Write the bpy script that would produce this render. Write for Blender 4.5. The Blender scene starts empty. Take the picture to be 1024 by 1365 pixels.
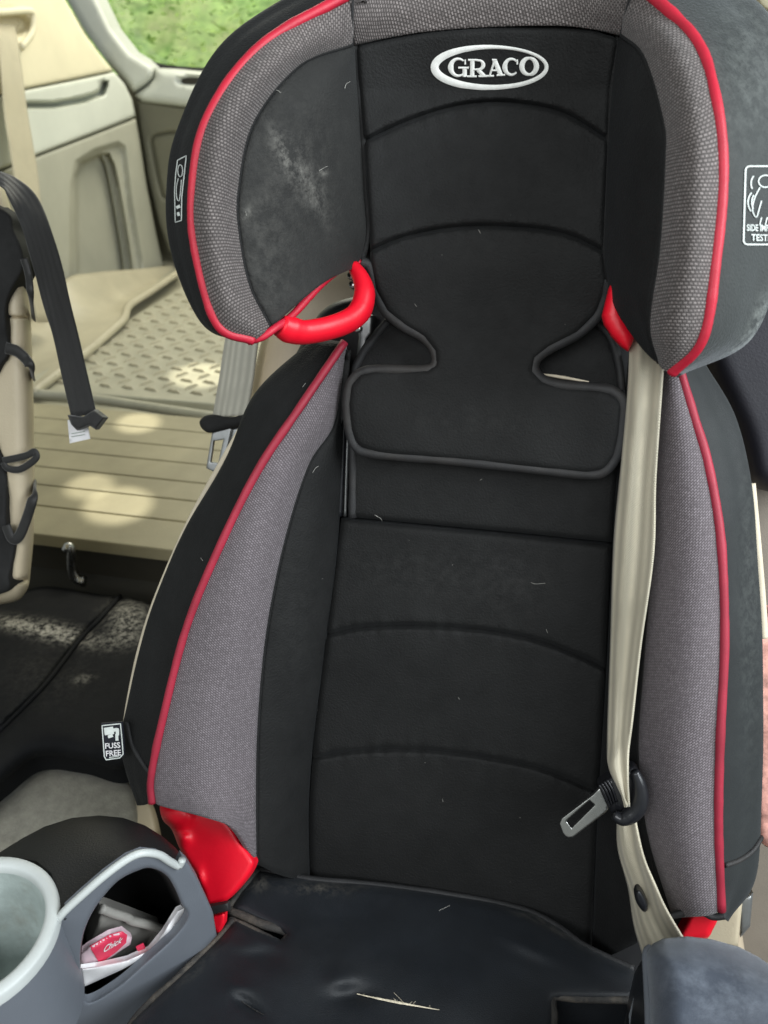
import bpy, bmesh, math, random
import numpy as np
from math import sin, cos, pi, radians, sqrt, exp
from mathutils import Vector, Matrix, noise
from mathutils.geometry import delaunay_2d_cdt
from mathutils.bvhtree import BVHTree
random.seed(7); rng = np.random.default_rng(7)
scene = bpy.context.scene
COL = scene.collection

# ------------------------------------------------------------------ camera
FPX = 1071.0
PSI, PIT, RHO = radians(12), radians(30), radians(20)
C = np.array([0.0, 0.0, 1.25])
F = np.array([-sin(PSI)*cos(PIT), cos(PSI)*cos(PIT), -sin(PIT)])
R = np.array([cos(PSI), sin(PSI), 0.0])
U = np.cross(R, F)
cd = bpy.data.cameras.new('camera'); cam = bpy.data.objects.new('camera', cd); COL.objects.link(cam)
cam.matrix_world = Matrix(((R[0], U[0], -F[0], C[0]), (R[1], U[1], -F[1], C[1]), (R[2], U[2], -F[2], C[2]), (0, 0, 0, 1)))
cd.sensor_fit = 'VERTICAL'; cd.sensor_height = 24; cd.lens = 24*FPX/1365
cd.clip_start = 0.01; cd.clip_end = 200
cd.dof.use_dof = True; cd.dof.focus_distance = 0.58; cd.dof.aperture_fstop = 5.8
scene.camera = cam

# ------------------------------------------------------------------ light
w = bpy.data.worlds.new('World'); scene.world = w; w.use_nodes = True
bg = w.node_tree.nodes['Background']; bg.inputs[0].default_value = (0.93, 1.0, 0.97, 1); bg.inputs[1].default_value = 0.30

def area(name, loc, target, sx, sy, power, color):
    l = bpy.data.lights.new(name, 'AREA'); l.shape = 'RECTANGLE'; l.size = sx; l.size_y = sy; l.energy = power; l.color = color
    o = bpy.data.objects.new(name, l); COL.objects.link(o); o.location = loc
    o.rotation_euler = (Vector(target)-Vector(loc)).to_track_quat('-Z', 'Y').to_euler()
    return o
area('door_daylight', (1.15, 0.05, 1.75), (0.0, 0.5, 0.95), 1.0, 0.9, 34, (0.90, 0.96, 1.0))
area('windscreen_daylight', (-0.35, -1.1, 1.95), (-0.1, 0.5, 0.9), 1.3, 0.6, 18, (0.95, 0.98, 1.0))
area('rear_window_daylight', (-0.55, 2.35, 1.95), (-0.7, 1.5, 0.65), 1.2, 0.5, 19, (1.0, 0.96, 0.80))
od = area('outdoor_daylight', (-1.5, 2.7, 5.0), (-1.6, 6.5, 1.7), 6.0, 3.0, 210, (1.0, 0.98, 0.90)); od.data.spread = radians(85)
def spot(name, tgt, ang, power, frm):
    l = bpy.data.lights.new(name, 'SPOT'); l.energy = power; l.spot_size = radians(ang); l.spot_blend = 0.35; l.shadow_soft_size = 0.012; l.color = (1, 0.95, 0.76)
    o = bpy.data.objects.new(name, l); COL.objects.link(o); o.location = frm
    o.rotation_euler = (Vector(tgt)-Vector(frm)).to_track_quat('-Z', 'Y').to_euler()
vs = scene.view_settings
vs.view_transform = 'Standard'; vs.look = 'None'; vs.exposure = 0.12; vs.gamma = 1.0; vs.use_curve_mapping = False
scene.cycles.max_bounces = 6; scene.cycles.use_denoising = True

# ------------------------------------------------------------------ geometry helpers
TUP = np.array([0, sin(RHO), cos(RHO)]); NRM = np.array([0, -cos(RHO), sin(RHO)])
def ray(px, py): return F + (px-512)/FPX*R - (py-682.5)/FPX*U
O0 = C + 0.62*ray(640, 700)
K0 = float((O0-C) @ NRM)
def S(px, py, d):
    r = ray(px, py); return C + (K0+d)/(r @ NRM)*r
def UZ(px, py, z):
    r = ray(px, py); return C + (z-C[2])/r[2]*r
def UX(px, py, x):
    r = ray(px, py); return C + (x-C[0])/r[0]*r
def UY(px, py, y):
    r = ray(px, py); return C + (y-C[1])/r[1]*r
def m_back(d):
    if callable(d): return lambda x, y, o: S(x, y, d(x, y)+o)
    return lambda x, y, o: S(x, y, d+o)
def m_plane(p0, n):
    p0 = np.array(p0, float); n = np.array(n, float); n = n/np.linalg.norm(n)
    if n @ (C-p0) < 0: n = -n
    def f(x, y, o):
        r = ray(x, y); return C + ((p0-C) @ n + o)/(r @ n)*r
    return f
def m_three(a, b, c):
    a, b, c = map(np.array, (a, b, c)); return m_plane(a, np.cross(b-a, c-a))

def cat(keys, n, closed=False):
    P = np.array(keys, float); k = len(P)
    if closed: idx = lambda i: P[i % k]
    else: idx = lambda i: P[i] if 0 <= i < k else (2*P[0]-P[1] if i < 0 else 2*P[-1]-P[-2])
    out = []
    ts = np.linspace(0, k, n, endpoint=False) if closed else np.linspace(0, k-1, n)
    for t in ts:
        i = int(min(math.floor(t), k-1 if closed else k-2)); u = t-i
        a, b, c, d = idx(i-1), idx(i), idx(i+1), idx(i+2)
        out.append(0.5*((2*b)+(-a+c)*u+(2*a-5*b+4*c-d)*u*u+(-a+3*b-3*c+d)*u**3))
    return np.array(out)
def resample(P, step, closed=False):
    P = np.array(P, float)
    if closed: P = np.vstack([P, P[:1]])
    seg = np.linalg.norm(np.diff(P, axis=0), axis=1); L = np.concatenate([[0], np.cumsum(seg)])
    n = max(3, int(round(L[-1]/step))+(0 if closed else 1))
    t = np.linspace(0, L[-1], n, endpoint=not closed)
    return np.stack([np.interp(t, L, P[:, i]) for i in range(P.shape[1])], 1)
def dist_poly(Q, P, closed):
    P = np.asarray(P, float)
    A = P; B = np.roll(P, -1, 0)
    if not closed: A, B = P[:-1], P[1:]
    d = np.full(len(Q), 1e9)
    for a, b in zip(A, B):
        ab = b-a; t = np.clip(((Q-a) @ ab)/max(ab @ ab, 1e-12), 0, 1)
        d = np.minimum(d, np.linalg.norm(Q-(a+t[:, None]*ab), axis=1))
    return d
def inside(Q, P):
    x, y = Q[:, 0], Q[:, 1]; r = np.zeros(len(Q), bool)
    for a, b in zip(P, np.roll(P, -1, 0)):
        c = ((a[1] > y) != (b[1] > y))
        with np.errstate(divide='ignore', invalid='ignore'):
            r ^= c & (x < (b[0]-a[0])*(y-a[1])/(b[1]-a[1]+1e-12)+a[0])
    return r

REG = {}
def fix(o, label=None, cat_=None, group=None, kind=None):
    if label: o['label'] = label
    if cat_: o['category'] = cat_
    if group: o['group'] = group
    if kind: o['kind'] = kind
    return o
def root(name, loc, label, cat_, group=None):
    o = bpy.data.objects.new(name, None); o.empty_display_size = 0.05; COL.objects.link(o); o.location = loc
    return fix(o, label, cat_, group)
def wloc(o):
    v = Vector((0, 0, 0))
    while o is not None:
        v = v + o.location; o = o.parent
    return v
def mesh_obj(name, V, Fc, mat, parent=None, uv=None, smooth=True, attrs=None):
    V = np.asarray(V, float)
    off = np.array(wloc(parent)) if parent is not None else V.mean(0)*0
    me = bpy.data.meshes.new(name); me.from_pydata([tuple(v) for v in (V-off)], [], [tuple(int(i) for i in f) for f in Fc])
    if uv is not None:
        l = me.uv_layers.new(name='UVMap'); vi = np.zeros(len(me.loops), int); me.loops.foreach_get('vertex_index', vi)
        l.data.foreach_set('uv', np.asarray(uv, float)[vi].ravel())
    if attrs:
        for k, a in attrs.items():
            at = me.attributes.new(k, 'FLOAT', 'POINT'); at.data.foreach_set('value', np.asarray(a, float))
    if smooth: me.polygons.foreach_set('use_smooth', [True]*len(me.polygons))
    if mat is not None: me.materials.append(mat)
    o = bpy.data.objects.new(name, me); COL.objects.link(o)
    if parent is not None: o.parent = parent
    REG[o.name] = (V, [tuple(int(i) for i in f) for f in Fc])
    return o

def blobs(Q, lst):
    a = np.zeros(len(Q))
    for (x, y, rx, ry, ang, amp) in lst or []:
        c, s = cos(radians(ang)), sin(radians(ang)); dx, dy = Q[:, 0]-x, Q[:, 1]-y
        u = (dx*c+dy*s)/rx; v = (-dx*s+dy*c)/ry
        a += amp*np.exp(-(u*u+v*v))
    return a
def wob(P, scale, amp):
    return np.array([amp*noise.noise(Vector(p)*scale) for p in P])

def patch(name, outline, mp, mat, parent=None, step=6.0, fillet=(0.0, 1.0), seams=(), holes=(), thick=0.006,
          bump=None, dust_light=None, spline=True, uvax=None, wrinkle=(0, 1), back_shift=(0, 0, 0)):
    """padded panel: outline in sight-line coordinates, carried onto its own surface in space, with a back and side walls"""
    if spline: ol = cat(outline, max(60, len(outline)*10), True)
    else: ol = np.array(outline, float)
    ol = resample(ol, step, True) if spline else densify(ol, step)
    hs = [densify(np.array(h, float), step*0.7) for h in holes]
    x0, y0 = ol.min(0); x1, y1 = ol.max(0)
    gx, gy = np.meshgrid(np.arange(x0, x1, step), np.arange(y0, y1, step*0.87)); gx = gx + (np.arange(gx.shape[0]) % 2)[:, None]*step*0.5
    Q = np.stack([gx.ravel(), gy.ravel()], 1); Q = Q[inside(Q, ol)]
    dd = dist_poly(Q, ol, True)
    for h in hs: dd = np.minimum(dd, dist_poly(Q, h, True))
    fw = fillet[1] if fillet[0] else 0
    Q = Q[dd > max(step*0.45, fw+0.4*step)] if fw < 30 else Q[dd > step*0.45]
    if fw:
        for loop, sgn_ in [(ol, 1)]+[(h, -1) for h in hs]:
            t = np.roll(loop, -1, 0)-np.roll(loop, 1, 0); nr = np.stack([-t[:, 1], t[:, 0]], 1); nr /= np.linalg.norm(nr, axis=1)[:, None]+1e-9
            tst = inside(loop+nr*0.3, loop); nr[~tst] *= -1; nr *= sgn_
            for fr in ((0.12, 0.35, 0.65, 1.0) if fw < 30 else (0.06, 0.15)):
                E = loop+nr*fw*fr; dq = dist_poly(E, ol, True); kp = inside(E, ol)
                for h in hs: dq = np.minimum(dq, dist_poly(E, h, True)); kp &= ~inside(E, h)
                E = E[kp & (dq > 0.93*fw*fr)]
                if len(E): Q = np.vstack([Q, E])
    for sm, dep, wd in seams:
        sp = resample(cat(sm, 60), step*0.6); Q = Q[dist_poly(Q, sp, False) > wd*1.3]
        t = np.gradient(sp, axis=0); nrm = np.stack([-t[:, 1], t[:, 0]], 1); nrm /= np.linalg.norm(nrm, axis=1)[:, None]+1e-9
        ext = [sp] + [sp+nrm*k*wd for k in (-0.5, 0.5, -1.0, 1.0, -1.8, 1.8)]
        E = np.vstack(ext); E = E[inside(E, ol)]
        if len(E): E = E[dist_poly(E, ol, True) > step*0.3]
        Q = np.vstack([Q, E])
    pts = [Vector(p) for p in ol]; ed = [(i, (i+1) % len(ol)) for i in range(len(ol))]
    for h in hs:
        b = len(pts); pts += [Vector(p) for p in h]; ed += [(b+i, b+(i+1) % len(h)) for i in range(len(h))]
    pts += [Vector(p) for p in Q]
    v2, _, fcs, *_r = delaunay_2d_cdt([p.to_2d() for p in pts], ed, [], 0, 1e-4)
    V2 = np.array([(v.x, v.y) for v in v2]); T = np.array([f for f in fcs if len(f) == 3])
    cen = V2[T].mean(1); ok = inside(cen, ol)
    for h in hs: ok &= ~inside(cen, h)
    T = T[ok]
    de = dist_poly(V2, ol, True)
    for h in hs: de = np.minimum(de, dist_poly(V2, h, True))
    hgt, wd = fillet
    off = hgt*np.sqrt(np.clip(1-(1-np.clip(de/wd, 0, 1))**2, 0, 1))
    for sm, dep, sw in seams:
        off -= dep*np.exp(-(dist_poly(V2, resample(cat(sm, 60), 3), False)/sw)**2)
    for sm, dep, sw in seams:
        if dep > 0.003:
            ds = dist_poly(V2, resample(cat(sm, 60), 3), False)
            off += 0.0016*np.exp(-(ds/16)**2)*np.array([noise.noise(Vector((x*0.085, y*0.03, 5.0))) for x, y in V2])
    if bump is not None: off = off + bump(V2, de)
    P = np.array([mp(x, y, o) for (x, y), o in zip(V2, off)])
    if wrinkle[0]:
        P2 = P + 0; wv = wob(P, wrinkle[1], wrinkle[0]); P = np.array([mp(x, y, o+k) for (x, y), o, k in zip(V2, off, wv)])
    n = np.cross(P[T[:, 1]]-P[T[:, 0]], P[T[:, 2]]-P[T[:, 0]]); fl = np.einsum('ij,ij->i', n, C-P[T[:, 0]]) < 0
    T[fl] = T[fl][:, ::-1]
    Fc = [tuple(t) for t in T]; V = P
    D_ = blobs(V2, dust_light)
    if thick:
        nb_ = np.cross(P[T[:, 1]]-P[T[:, 0]], P[T[:, 2]]-P[T[:, 0]]).sum(0); nb_ /= np.linalg.norm(nb_)+1e-12
        B = np.array([mp(x, y, min(o, 0)) for (x, y), o in zip(V2, off)])-nb_*thick+np.array(back_shift); nb = len(P); V = np.vstack([P, B])
        cnt = {}
        for t in Fc:
            for a, b in ((t[0], t[1]), (t[1], t[2]), (t[2], t[0])): cnt[(a, b)] = 1
        walls = [(b, a, a+nb, b+nb) for (a, b) in cnt if (b, a) not in cnt]
        Fc = Fc + [(t[2]+nb, t[1]+nb, t[0]+nb) for t in Fc] + walls
        D_ = np.concatenate([D_, D_]); V2 = np.vstack([V2, V2])
    uv = np.stack([V[:, 0], V @ TUP], 1) if uvax is None else np.stack([V @ np.array(uvax[0]), V @ np.array(uvax[1])], 1)
    o = mesh_obj(name, V, Fc, mat, parent, uv, True, {'dust_light': D_})
    if thick:
        m = o.modifiers.new('edge', 'EDGE_SPLIT'); m.split_angle = radians(62)
    return o
def densify(P, step):
    out = []
    for a, b in zip(P, np.roll(P, -1, 0)):
        k = max(1, int(np.linalg.norm(b-a)/step))
        for i in range(k): out.append(a+(b-a)*i/k)
    return np.array(out)

def rail(keys, n=70, dd=None):
    K = np.array([k if len(k) == 3 else (*k, dd) for k in keys], float)
    Q = cat(K, n); return np.array([S(*q) for q in Q])
def loft(name, rails, mat, parent=None, per=10, puff=0.0, thick=0.004, px=None, dust_light=None, wrinkle=(0, 1), across='cat', bump=None, outdir=None):
    A = np.stack(rails, 1)                      # nv, nr, 3
    nv, nr = A.shape[:2]; nu = per*(nr-1)+1
    G = np.zeros((nv, nu, 3))
    for i in range(nv):
        G[i] = cat(A[i], nu) if (across == 'cat' and nr > 2) else np.stack([np.interp(np.linspace(0, nr-1, nu), np.arange(nr), A[i, :, k]) for k in range(3)], 1)
    du = np.gradient(G, axis=1); dv = np.gradient(G, axis=0)
    N = np.cross(du, dv); N /= np.linalg.norm(N, axis=2)[:, :, None]+1e-12
    test = np.mean(np.einsum('ijk,ijk->ij', N, C-G)) if outdir is None else float((N @ np.array(outdir)).mean())
    if test < 0: N = -N; flip = True
    else: flip = False
    u = np.linspace(0, 1, nu)
    prof = np.sqrt(np.clip(np.sin(pi*u), 0, 1))
    wdt = np.linalg.norm(du, axis=2).sum(1); sc = np.clip(wdt/max(wdt.max(), 1e-9)*1.3, 0, 1)
    G = G + N*(puff*prof[None, :, None]*sc[:, None, None])
    if wrinkle[0]:
        wv = wob(G.reshape(-1, 3), wrinkle[1], wrinkle[0]).reshape(nv, nu)*np.sin(pi*u)[None, :]; G = G + N*wv[:, :, None]
    if bump is not None: G = G + N*bump(G)[:, :, None]
    su = np.concatenate([np.zeros((nv, 1)), np.cumsum(np.linalg.norm(np.diff(G, axis=1), axis=2), 1)], 1)
    mid = G[:, nu//2]; sv = np.concatenate([[0], np.cumsum(np.linalg.norm(np.diff(mid, axis=0), axis=1))])
    uv = np.stack([su-su[:, -1:]/2, np.repeat(sv[:, None], nu, 1)], 2).reshape(-1, 2)
    V = G.reshape(-1, 3); Fc = []
    for i in range(nv-1):
        for j in range(nu-1):
            q = (i*nu+j, i*nu+j+1, (i+1)*nu+j+1, (i+1)*nu+j); Fc.append(q[::-1] if flip else q)
    pxy = np.array([proj(p) for p in V]) if dust_light else np.zeros((len(V), 2))
    o = mesh_obj(name, V, Fc, mat, parent, uv, True, {'dust_light': blobs(pxy, dust_light)})
    if thick:
        m = o.modifiers.new('cloth', 'SOLIDIFY'); m.thickness = thick; m.offset = -1
    return o
def proj(p):
    q = np.asarray(p)-C; z = q @ F; return (512+FPX*(q @ R)/z, 682.5-FPX*(q @ U)/z)

def tube_geo(P, rad, seg=8, flat=1.0, caps=True, up=None):
    P = np.asarray(P, float); n = len(P)
    rad = np.full(n, rad) if np.isscalar(rad) else np.interp(np.linspace(0, 1, n), np.linspace(0, 1, len(rad)), rad)
    T = np.gradient(P, axis=0); T /= np.linalg.norm(T, axis=1)[:, None]+1e-12
    a = np.array(up, float) if up is not None else np.cross(T[0], [0.3, 0.8, 0.5]); V = []
    for i in range(n):
        a = (np.array(up, float) if up is not None else a); a = a - (a @ T[i])*T[i]; a /= np.linalg.norm(a)+1e-12; b = np.cross(T[i], a)
        for k in range(seg):
            t = 2*pi*k/seg; V.append(P[i]+rad[i]*(flat*cos(t)*a+sin(t)*b))
    Fc = [(i*seg+k, i*seg+(k+1) % seg, (i+1)*seg+(k+1) % seg, (i+1)*seg+k) for i in range(n-1) for k in range(seg)]
    if caps: Fc += [tuple(range(seg))[::-1], tuple((n-1)*seg+k for k in range(seg))]
    return np.array(V), Fc
def tube(name, P, rad, mat, parent=None, seg=8, flat=1.0, up=None):
    if 'piping' in name or 'binding' in name:
        P = np.asarray(P, float); rad = np.full(len(P), rad) if np.isscalar(rad) else np.array(rad); rad = rad*np.array([1+0.10*noise.noise(Vector(p)*90)+0.06*noise.noise(Vector(p)*300) for p in P[::1]]) if len(rad) == len(P) else rad
    V, Fc = tube_geo(P, rad, seg, flat, True, up); o = mesh_obj(name, V, Fc, mat, parent)
    return o
def ptube(name, keys, d, rad, mat, parent=None, n=60, seg=8, flat=1.0, up=None):
    K = [(k[0], k[1], k[2] if len(k) > 2 else d) for k in keys]
    return tube(name, np.array([S(*q) for q in cat(K, n)]), rad, mat, parent, seg, flat, up)
def box_geo(x0, x1, y0, y1, z0, z1):
    V = [(x, y, z) for z in (z0, z1) for y in (y0, y1) for x in (x0, x1)]
    return V, [(0, 2, 3, 1), (4, 5, 7, 6), (0, 1, 5, 4), (2, 6, 7, 3), (0, 4, 6, 2), (1, 3, 7, 5)]
def box(name, b, mat, parent=None, bev=0.004):
    V, Fc = box_geo(*b); o = mesh_obj(name, V, Fc, mat, parent, None, False)
    if bev: m = o.modifiers.new('bevel', 'BEVEL'); m.width = bev; m.segments = 3
    return o
def bvh(*objs):
    V, Fc, b = [], [], 0
    for o in objs:
        v, f = REG[o.name]; V += [tuple(p) for p in v]; Fc += [tuple(i+b for i in q) for q in f]; b += len(v)
    return BVHTree.FromPolygons(V, Fc)
def drape(px, py, tree, off, fb=0.05):
    r = ray(px, py); h = tree.ray_cast(Vector(C), Vector(r).normalized())
    if h[0] is None: h = tree.find_nearest(Vector(S(px, py, fb)))
    n = np.array(h[1]); n = n if n @ (C-np.array(h[0])) > 0 else -n
    return np.array(h[0])+n*off
def strip(P2, wd, closed=False):
    """flat stroke polygons of a line of writing: list of quads in 2D"""
    P2 = np.array(P2, float); n = len(P2); wd = np.full(n, wd) if np.isscalar(wd) else np.array(wd, float)
    t = (np.roll(P2, -1, 0)-np.roll(P2, 1, 0)) if closed else np.gradient(P2, axis=0)
    t /= np.linalg.norm(t, axis=1)[:, None]+1e-9; nn = np.stack([-t[:, 1], t[:, 0]], 1)
    return P2+nn*wd[:, None]/2, P2-nn*wd[:, None]/2
def decal(name, strokes, tree, mat, parent, off=0.0006, thick=0.0005):
    """strokes: list of (points2d, width, closed) pressed onto a surface as thin raised thread or ink"""
    V, Fc = [], []
    for pts, wd, cl in strokes:
        a, b = strip(pts, wd, cl); n = len(a); base = len(V)
        for p, q in zip(a, b):
            m = (p+q)/2
            V += [drape(*p, tree, off), drape(*m, tree, off+thick), drape(*q, tree, off)]
        rngi = range(n if cl else n-1)
        for i in rngi:
            j = (i+1) % n
            Fc += [(base+3*i, base+3*j, base+3*j+1, base+3*i+1), (base+3*i+1, base+3*j+1, base+3*j+2, base+3*i+2)]
    return mesh_obj(name, V, Fc, mat, parent)
def arc(cx, cy, rx, ry, a0, a1, n=20):
    return [(cx+rx*cos(radians(t)), cy+ry*sin(radians(t))) for t in np.linspace(a0, a1, n)]
def line(*p, n=6):
    out = []
    for a, b in zip(p[:-1], p[1:]): out += [(a[0]+(b[0]-a[0])*i/n, a[1]+(b[1]-a[1])*i/n) for i in range(n)]
    return out+[p[-1]]
def text_mesh(s, bold=True):
    cu = bpy.data.curves.new('t', 'FONT'); cu.body = s; cu.resolution_u = 3; cu.offset = 0.018
    o = bpy.data.objects.new('t', cu); COL.objects.link(o)
    dg = bpy.context.evaluated_depsgraph_get(); me = bpy.data.meshes.new_from_object(o.evaluated_get(dg))
    V = np.array([v.co[:2] for v in me.vertices]); Fc = [tuple(p.vertices) for p in me.polygons]
    bpy.data.objects.remove(o); bpy.data.curves.remove(cu); bpy.data.meshes.remove(me)
    V = V-V.min(0); return V/V[:, 1].max(), Fc, (V[:, 0].max()/V[:, 1].max())
def text_on(name, s, corner, ex, ey, fn, mat, parent):
    """lettering fitted in the parallelogram corner, corner+ex (baseline), corner+ey (up), carried by fn(px,py)"""
    V, Fc, asp = text_mesh(s); P = []
    for x, y in V:
        q = np.array(corner)+np.array(ex)*(x/asp)+np.array(ey)*y; P.append(fn(*q))
    return mesh_obj(name, P, Fc, mat, parent, None, False)

# ------------------------------------------------------------------ materials
def nodes(name):
    m = bpy.data.materials.new(name); m.use_nodes = True; nt = m.node_tree; b = nt.nodes['Principled BSDF']; return m, nt, b
def N_(nt, t, **k):
    n = nt.nodes.new(t)
    for a, v in k.items(): setattr(n, a, v)
    return n
def mixc(nt, fac, a, b):
    n = N_(nt, 'ShaderNodeMix', data_type='RGBA')
    for i, v in ((0, fac), (6, a), (7, b)):
        if hasattr(v, 'links') or hasattr(v, 'is_linked'): nt.links.new(v, n.inputs[i])
        elif i == 0: n.inputs[0].default_value = v
        else: n.inputs[i].default_value = (*v, 1)
    return n.outputs[2]
def ramp(nt, src, a, b):
    n = N_(nt, 'ShaderNodeMapRange'); n.inputs[1].default_value = a; n.inputs[2].default_value = b; nt.links.new(src, n.inputs[0]); return n.outputs[0]
def noise_(nt, sc, det=4, vec=None, rough=0.6):
    n = N_(nt, 'ShaderNodeTexNoise'); n.inputs['Scale'].default_value = sc; n.inputs['Detail'].default_value = det; n.inputs['Roughness'].default_value = rough
    if vec is None:
        tc = N_(nt, 'ShaderNodeTexCoord'); vec = tc.outputs['Object']
    nt.links.new(vec, n.inputs['Vector']); return n.outputs['Fac']
def math_(nt, op, a, b=None):
    n = N_(nt, 'ShaderNodeMath', operation=op)
    for i, v in ((0, a), (1, b)):
        if v is None: continue
        if isinstance(v, (int, float)): n.inputs[i].default_value = v
        else: nt.links.new(v, n.inputs[i])
    return n.outputs[0]
def bump_(nt, b, h, st, dist=0.001):
    n = N_(nt, 'ShaderNodeBump'); n.inputs['Strength'].default_value = st; n.inputs['Distance'].default_value = dist
    nt.links.new(h, n.inputs['Height'])
    nt.links.new(n.outputs[0], b.inputs['Normal']); return n
def plain(name, col, rough=0.5, var=0.12, vs_=18, grain=0.0, gs=900, metal=0, spec=0.5, coat=0, dust_light=None, sheen=0, trans=0):
    m, nt, b = nodes(name)
    n1 = ramp(nt, noise_(nt, vs_, 5), 0.3, 0.7)
    lo = tuple(c*(1-var) for c in col); hi = tuple(min(1, c*(1+var)) for c in col)
    c = mixc(nt, n1, lo, hi)
    if dust_light:
        at = N_(nt, 'ShaderNodeAttribute', attribute_name='dust_light')
        g = math_(nt, 'MULTIPLY', ramp(nt, noise_(nt, dust_light[1], 6, rough=0.75), 0.42, 0.72), at.outputs['Fac'])
        base = math_(nt, 'MULTIPLY', ramp(nt, noise_(nt, 9, 6, rough=0.7), 0.5, 0.8), dust_light[2])
        g = math_(nt, 'ADD', g, base); g = math_(nt, 'MINIMUM', g, 1.0)
        c = mixc(nt, g, c, dust_light[0]) if not isinstance(c, tuple) else c
    nt.links.new(c, b.inputs['Base Color'])
    r = N_(nt, 'ShaderNodeMapRange'); r.inputs[3].default_value = max(0, rough-0.08); r.inputs[4].default_value = min(1, rough+0.08)
    nt.links.new(noise_(nt, vs_*3, 4), r.inputs[0]); nt.links.new(r.outputs[0], b.inputs['Roughness'])
    b.inputs['Metallic'].default_value = metal; b.inputs['Specular IOR Level'].default_value = spec
    if coat: b.inputs['Coat Weight'].default_value = coat; b.inputs['Coat Roughness'].default_value = 0.15
    if sheen: b.inputs['Sheen Weight'].default_value = sheen; b.inputs['Sheen Roughness'].default_value = 0.5; b.inputs['Sheen Tint'].default_value = (0.8, 0.85, 0.9, 1)
    if grain: bump_(nt, b, noise_(nt, gs, 2), grain, 0.0006)
    return m
def mesh_fabric(name, bw_, rh, mo, rot, c0, c1, bump=0.5):
    m, nt, b = nodes(name)
    uv = N_(nt, 'ShaderNodeUVMap'); mp = N_(nt, 'ShaderNodeMapping'); mp.inputs['Rotation'].default_value = (0, 0, radians(rot)); nt.links.new(uv.outputs[0], mp.inputs[0])
    nz = N_(nt, 'ShaderNodeTexNoise'); nz.inputs['Scale'].default_value = 60; nt.links.new(uv.outputs[0], nz.inputs['Vector'])
    va = N_(nt, 'ShaderNodeVectorMath', operation='MULTIPLY_ADD'); nt.links.new(nz.outputs['Color'], va.inputs[0]); va.inputs[1].default_value = (0.0016, 0.0016, 0); nt.links.new(mp.outputs[0], va.inputs[2])
    br = N_(nt, 'ShaderNodeTexBrick', offset=0.5); nt.links.new(va.outputs[0], br.inputs['Vector'])
    br.inputs['Scale'].default_value = 1.0; br.inputs['Brick Width'].default_value = bw_; br.inputs['Row Height'].default_value = rh
    br.inputs['Mortar Size'].default_value = mo; br.inputs['Mortar Smooth'].default_value = 1.0
    br.inputs['Color1'].default_value = (1, 1, 1, 1); br.inputs['Color2'].default_value = (0.62, 0.62, 0.62, 1); br.inputs['Mortar'].default_value = (0, 0, 0, 1)
    bw = N_(nt, 'ShaderNodeRGBToBW'); nt.links.new(br.outputs[0], bw.inputs[0])
    f = math_(nt, 'MULTIPLY', bw.outputs[0], ramp(nt, noise_(nt, 420, 3), 0.15, 0.6))
    big = ramp(nt, noise_(nt, 7, 3), 0.35, 0.65)
    light = mixc(nt, big, c1, tuple(k*1.12 for k in c1)); dark = mixc(nt, big, c0, tuple(k*1.3 for k in c0))
    nt.links.new(mixc(nt, f, dark, light), b.inputs['Base Color'])
    b.inputs['Roughness'].default_value = 0.75; b.inputs['Specular IOR Level'].default_value = 0.3; b.inputs['Sheen Weight'].default_value = 0.15
    bump_(nt, b, f, bump, 0.0007); return m
def webbing(name, col):
    m, nt, b = nodes(name)
    uv = N_(nt, 'ShaderNodeUVMap'); sx = N_(nt, 'ShaderNodeSeparateXYZ'); nt.links.new(uv.outputs[0], sx.inputs[0])
    a = math_(nt, 'SINE', math_(nt, 'MULTIPLY', sx.outputs[0], 2*pi/0.0075)); t = math_(nt, 'SINE', math_(nt, 'MULTIPLY', sx.outputs[1], 2*pi/0.0016))
    cr = math_(nt, 'SINE', math_(nt, 'MULTIPLY', sx.outputs[0], 2*pi/0.0014))
    h = math_(nt, 'ADD', math_(nt, 'MULTIPLY', a, 0.5), math_(nt, 'MULTIPLY', math_(nt, 'MULTIPLY', t, cr), 0.35))
    c = mixc(nt, ramp(nt, a, -1, 1), tuple(k*0.72 for k in col), col)
    c2 = mixc(nt, ramp(nt, noise_(nt, 30, 5), 0.45, 0.75), c, tuple(k*0.75 for k in col))
    nt.links.new(c2, b.inputs['Base Color']); b.inputs['Roughness'].default_value = 0.55; b.inputs['Sheen Weight'].default_value = 0.2
    bump_(nt, b, h, 0.7, 0.0006); return m

DU = (0.23, 0.225, 0.20)
M = {}
M['black'] = plain('black_knit', (0.0078, 0.0079, 0.0078), 0.7, 0.25, 40, 1.0, 650, spec=0.26, dust_light=((0.10, 0.10, 0.095), 120, 0.03), sheen=0.03)
M['black2'] = plain('black_knit_dusty', (0.0135, 0.0134, 0.0122), 0.7, 0.2, 30, 1.0, 650, spec=0.28, dust_light=((0.15, 0.145, 0.13), 110, 0.03), sheen=0.12)
M['side'] = plain('lit_black_side_cloth', (0.016, 0.0195, 0.0175), 0.65, 0.15, 40, 0.9, 650, spec=0.35, dust_light=((0.26, 0.28, 0.26), 160, 0.05), sheen=0.3)  # black cover cloth with the door light from the right put into its colour
M['side2'] = plain('black_side_cloth', (0.012, 0.0145, 0.015), 0.62, 0.15, 30, 0.4, 1400, spec=0.34, dust_light=((0.2, 0.22, 0.2), 160, 0.04), sheen=0.1)  # right-hand copy of the black cover, lighter with door light in its colour
M['pan'] = plain('worn_black_seat_cloth', (0.0075, 0.0095, 0.0125), 0.55, 0.2, 30, 0.5, 1300, spec=0.4, dust_light=((0.16, 0.145, 0.12), 140, 0.03), sheen=0.03)
M['bind'] = plain('black_binding', (0.02, 0.02, 0.021), 0.6, 0.2, 60, 0.5, 1200, spec=0.4, dust_light=((0.25, 0.2, 0.15), 110, 0.10))
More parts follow.
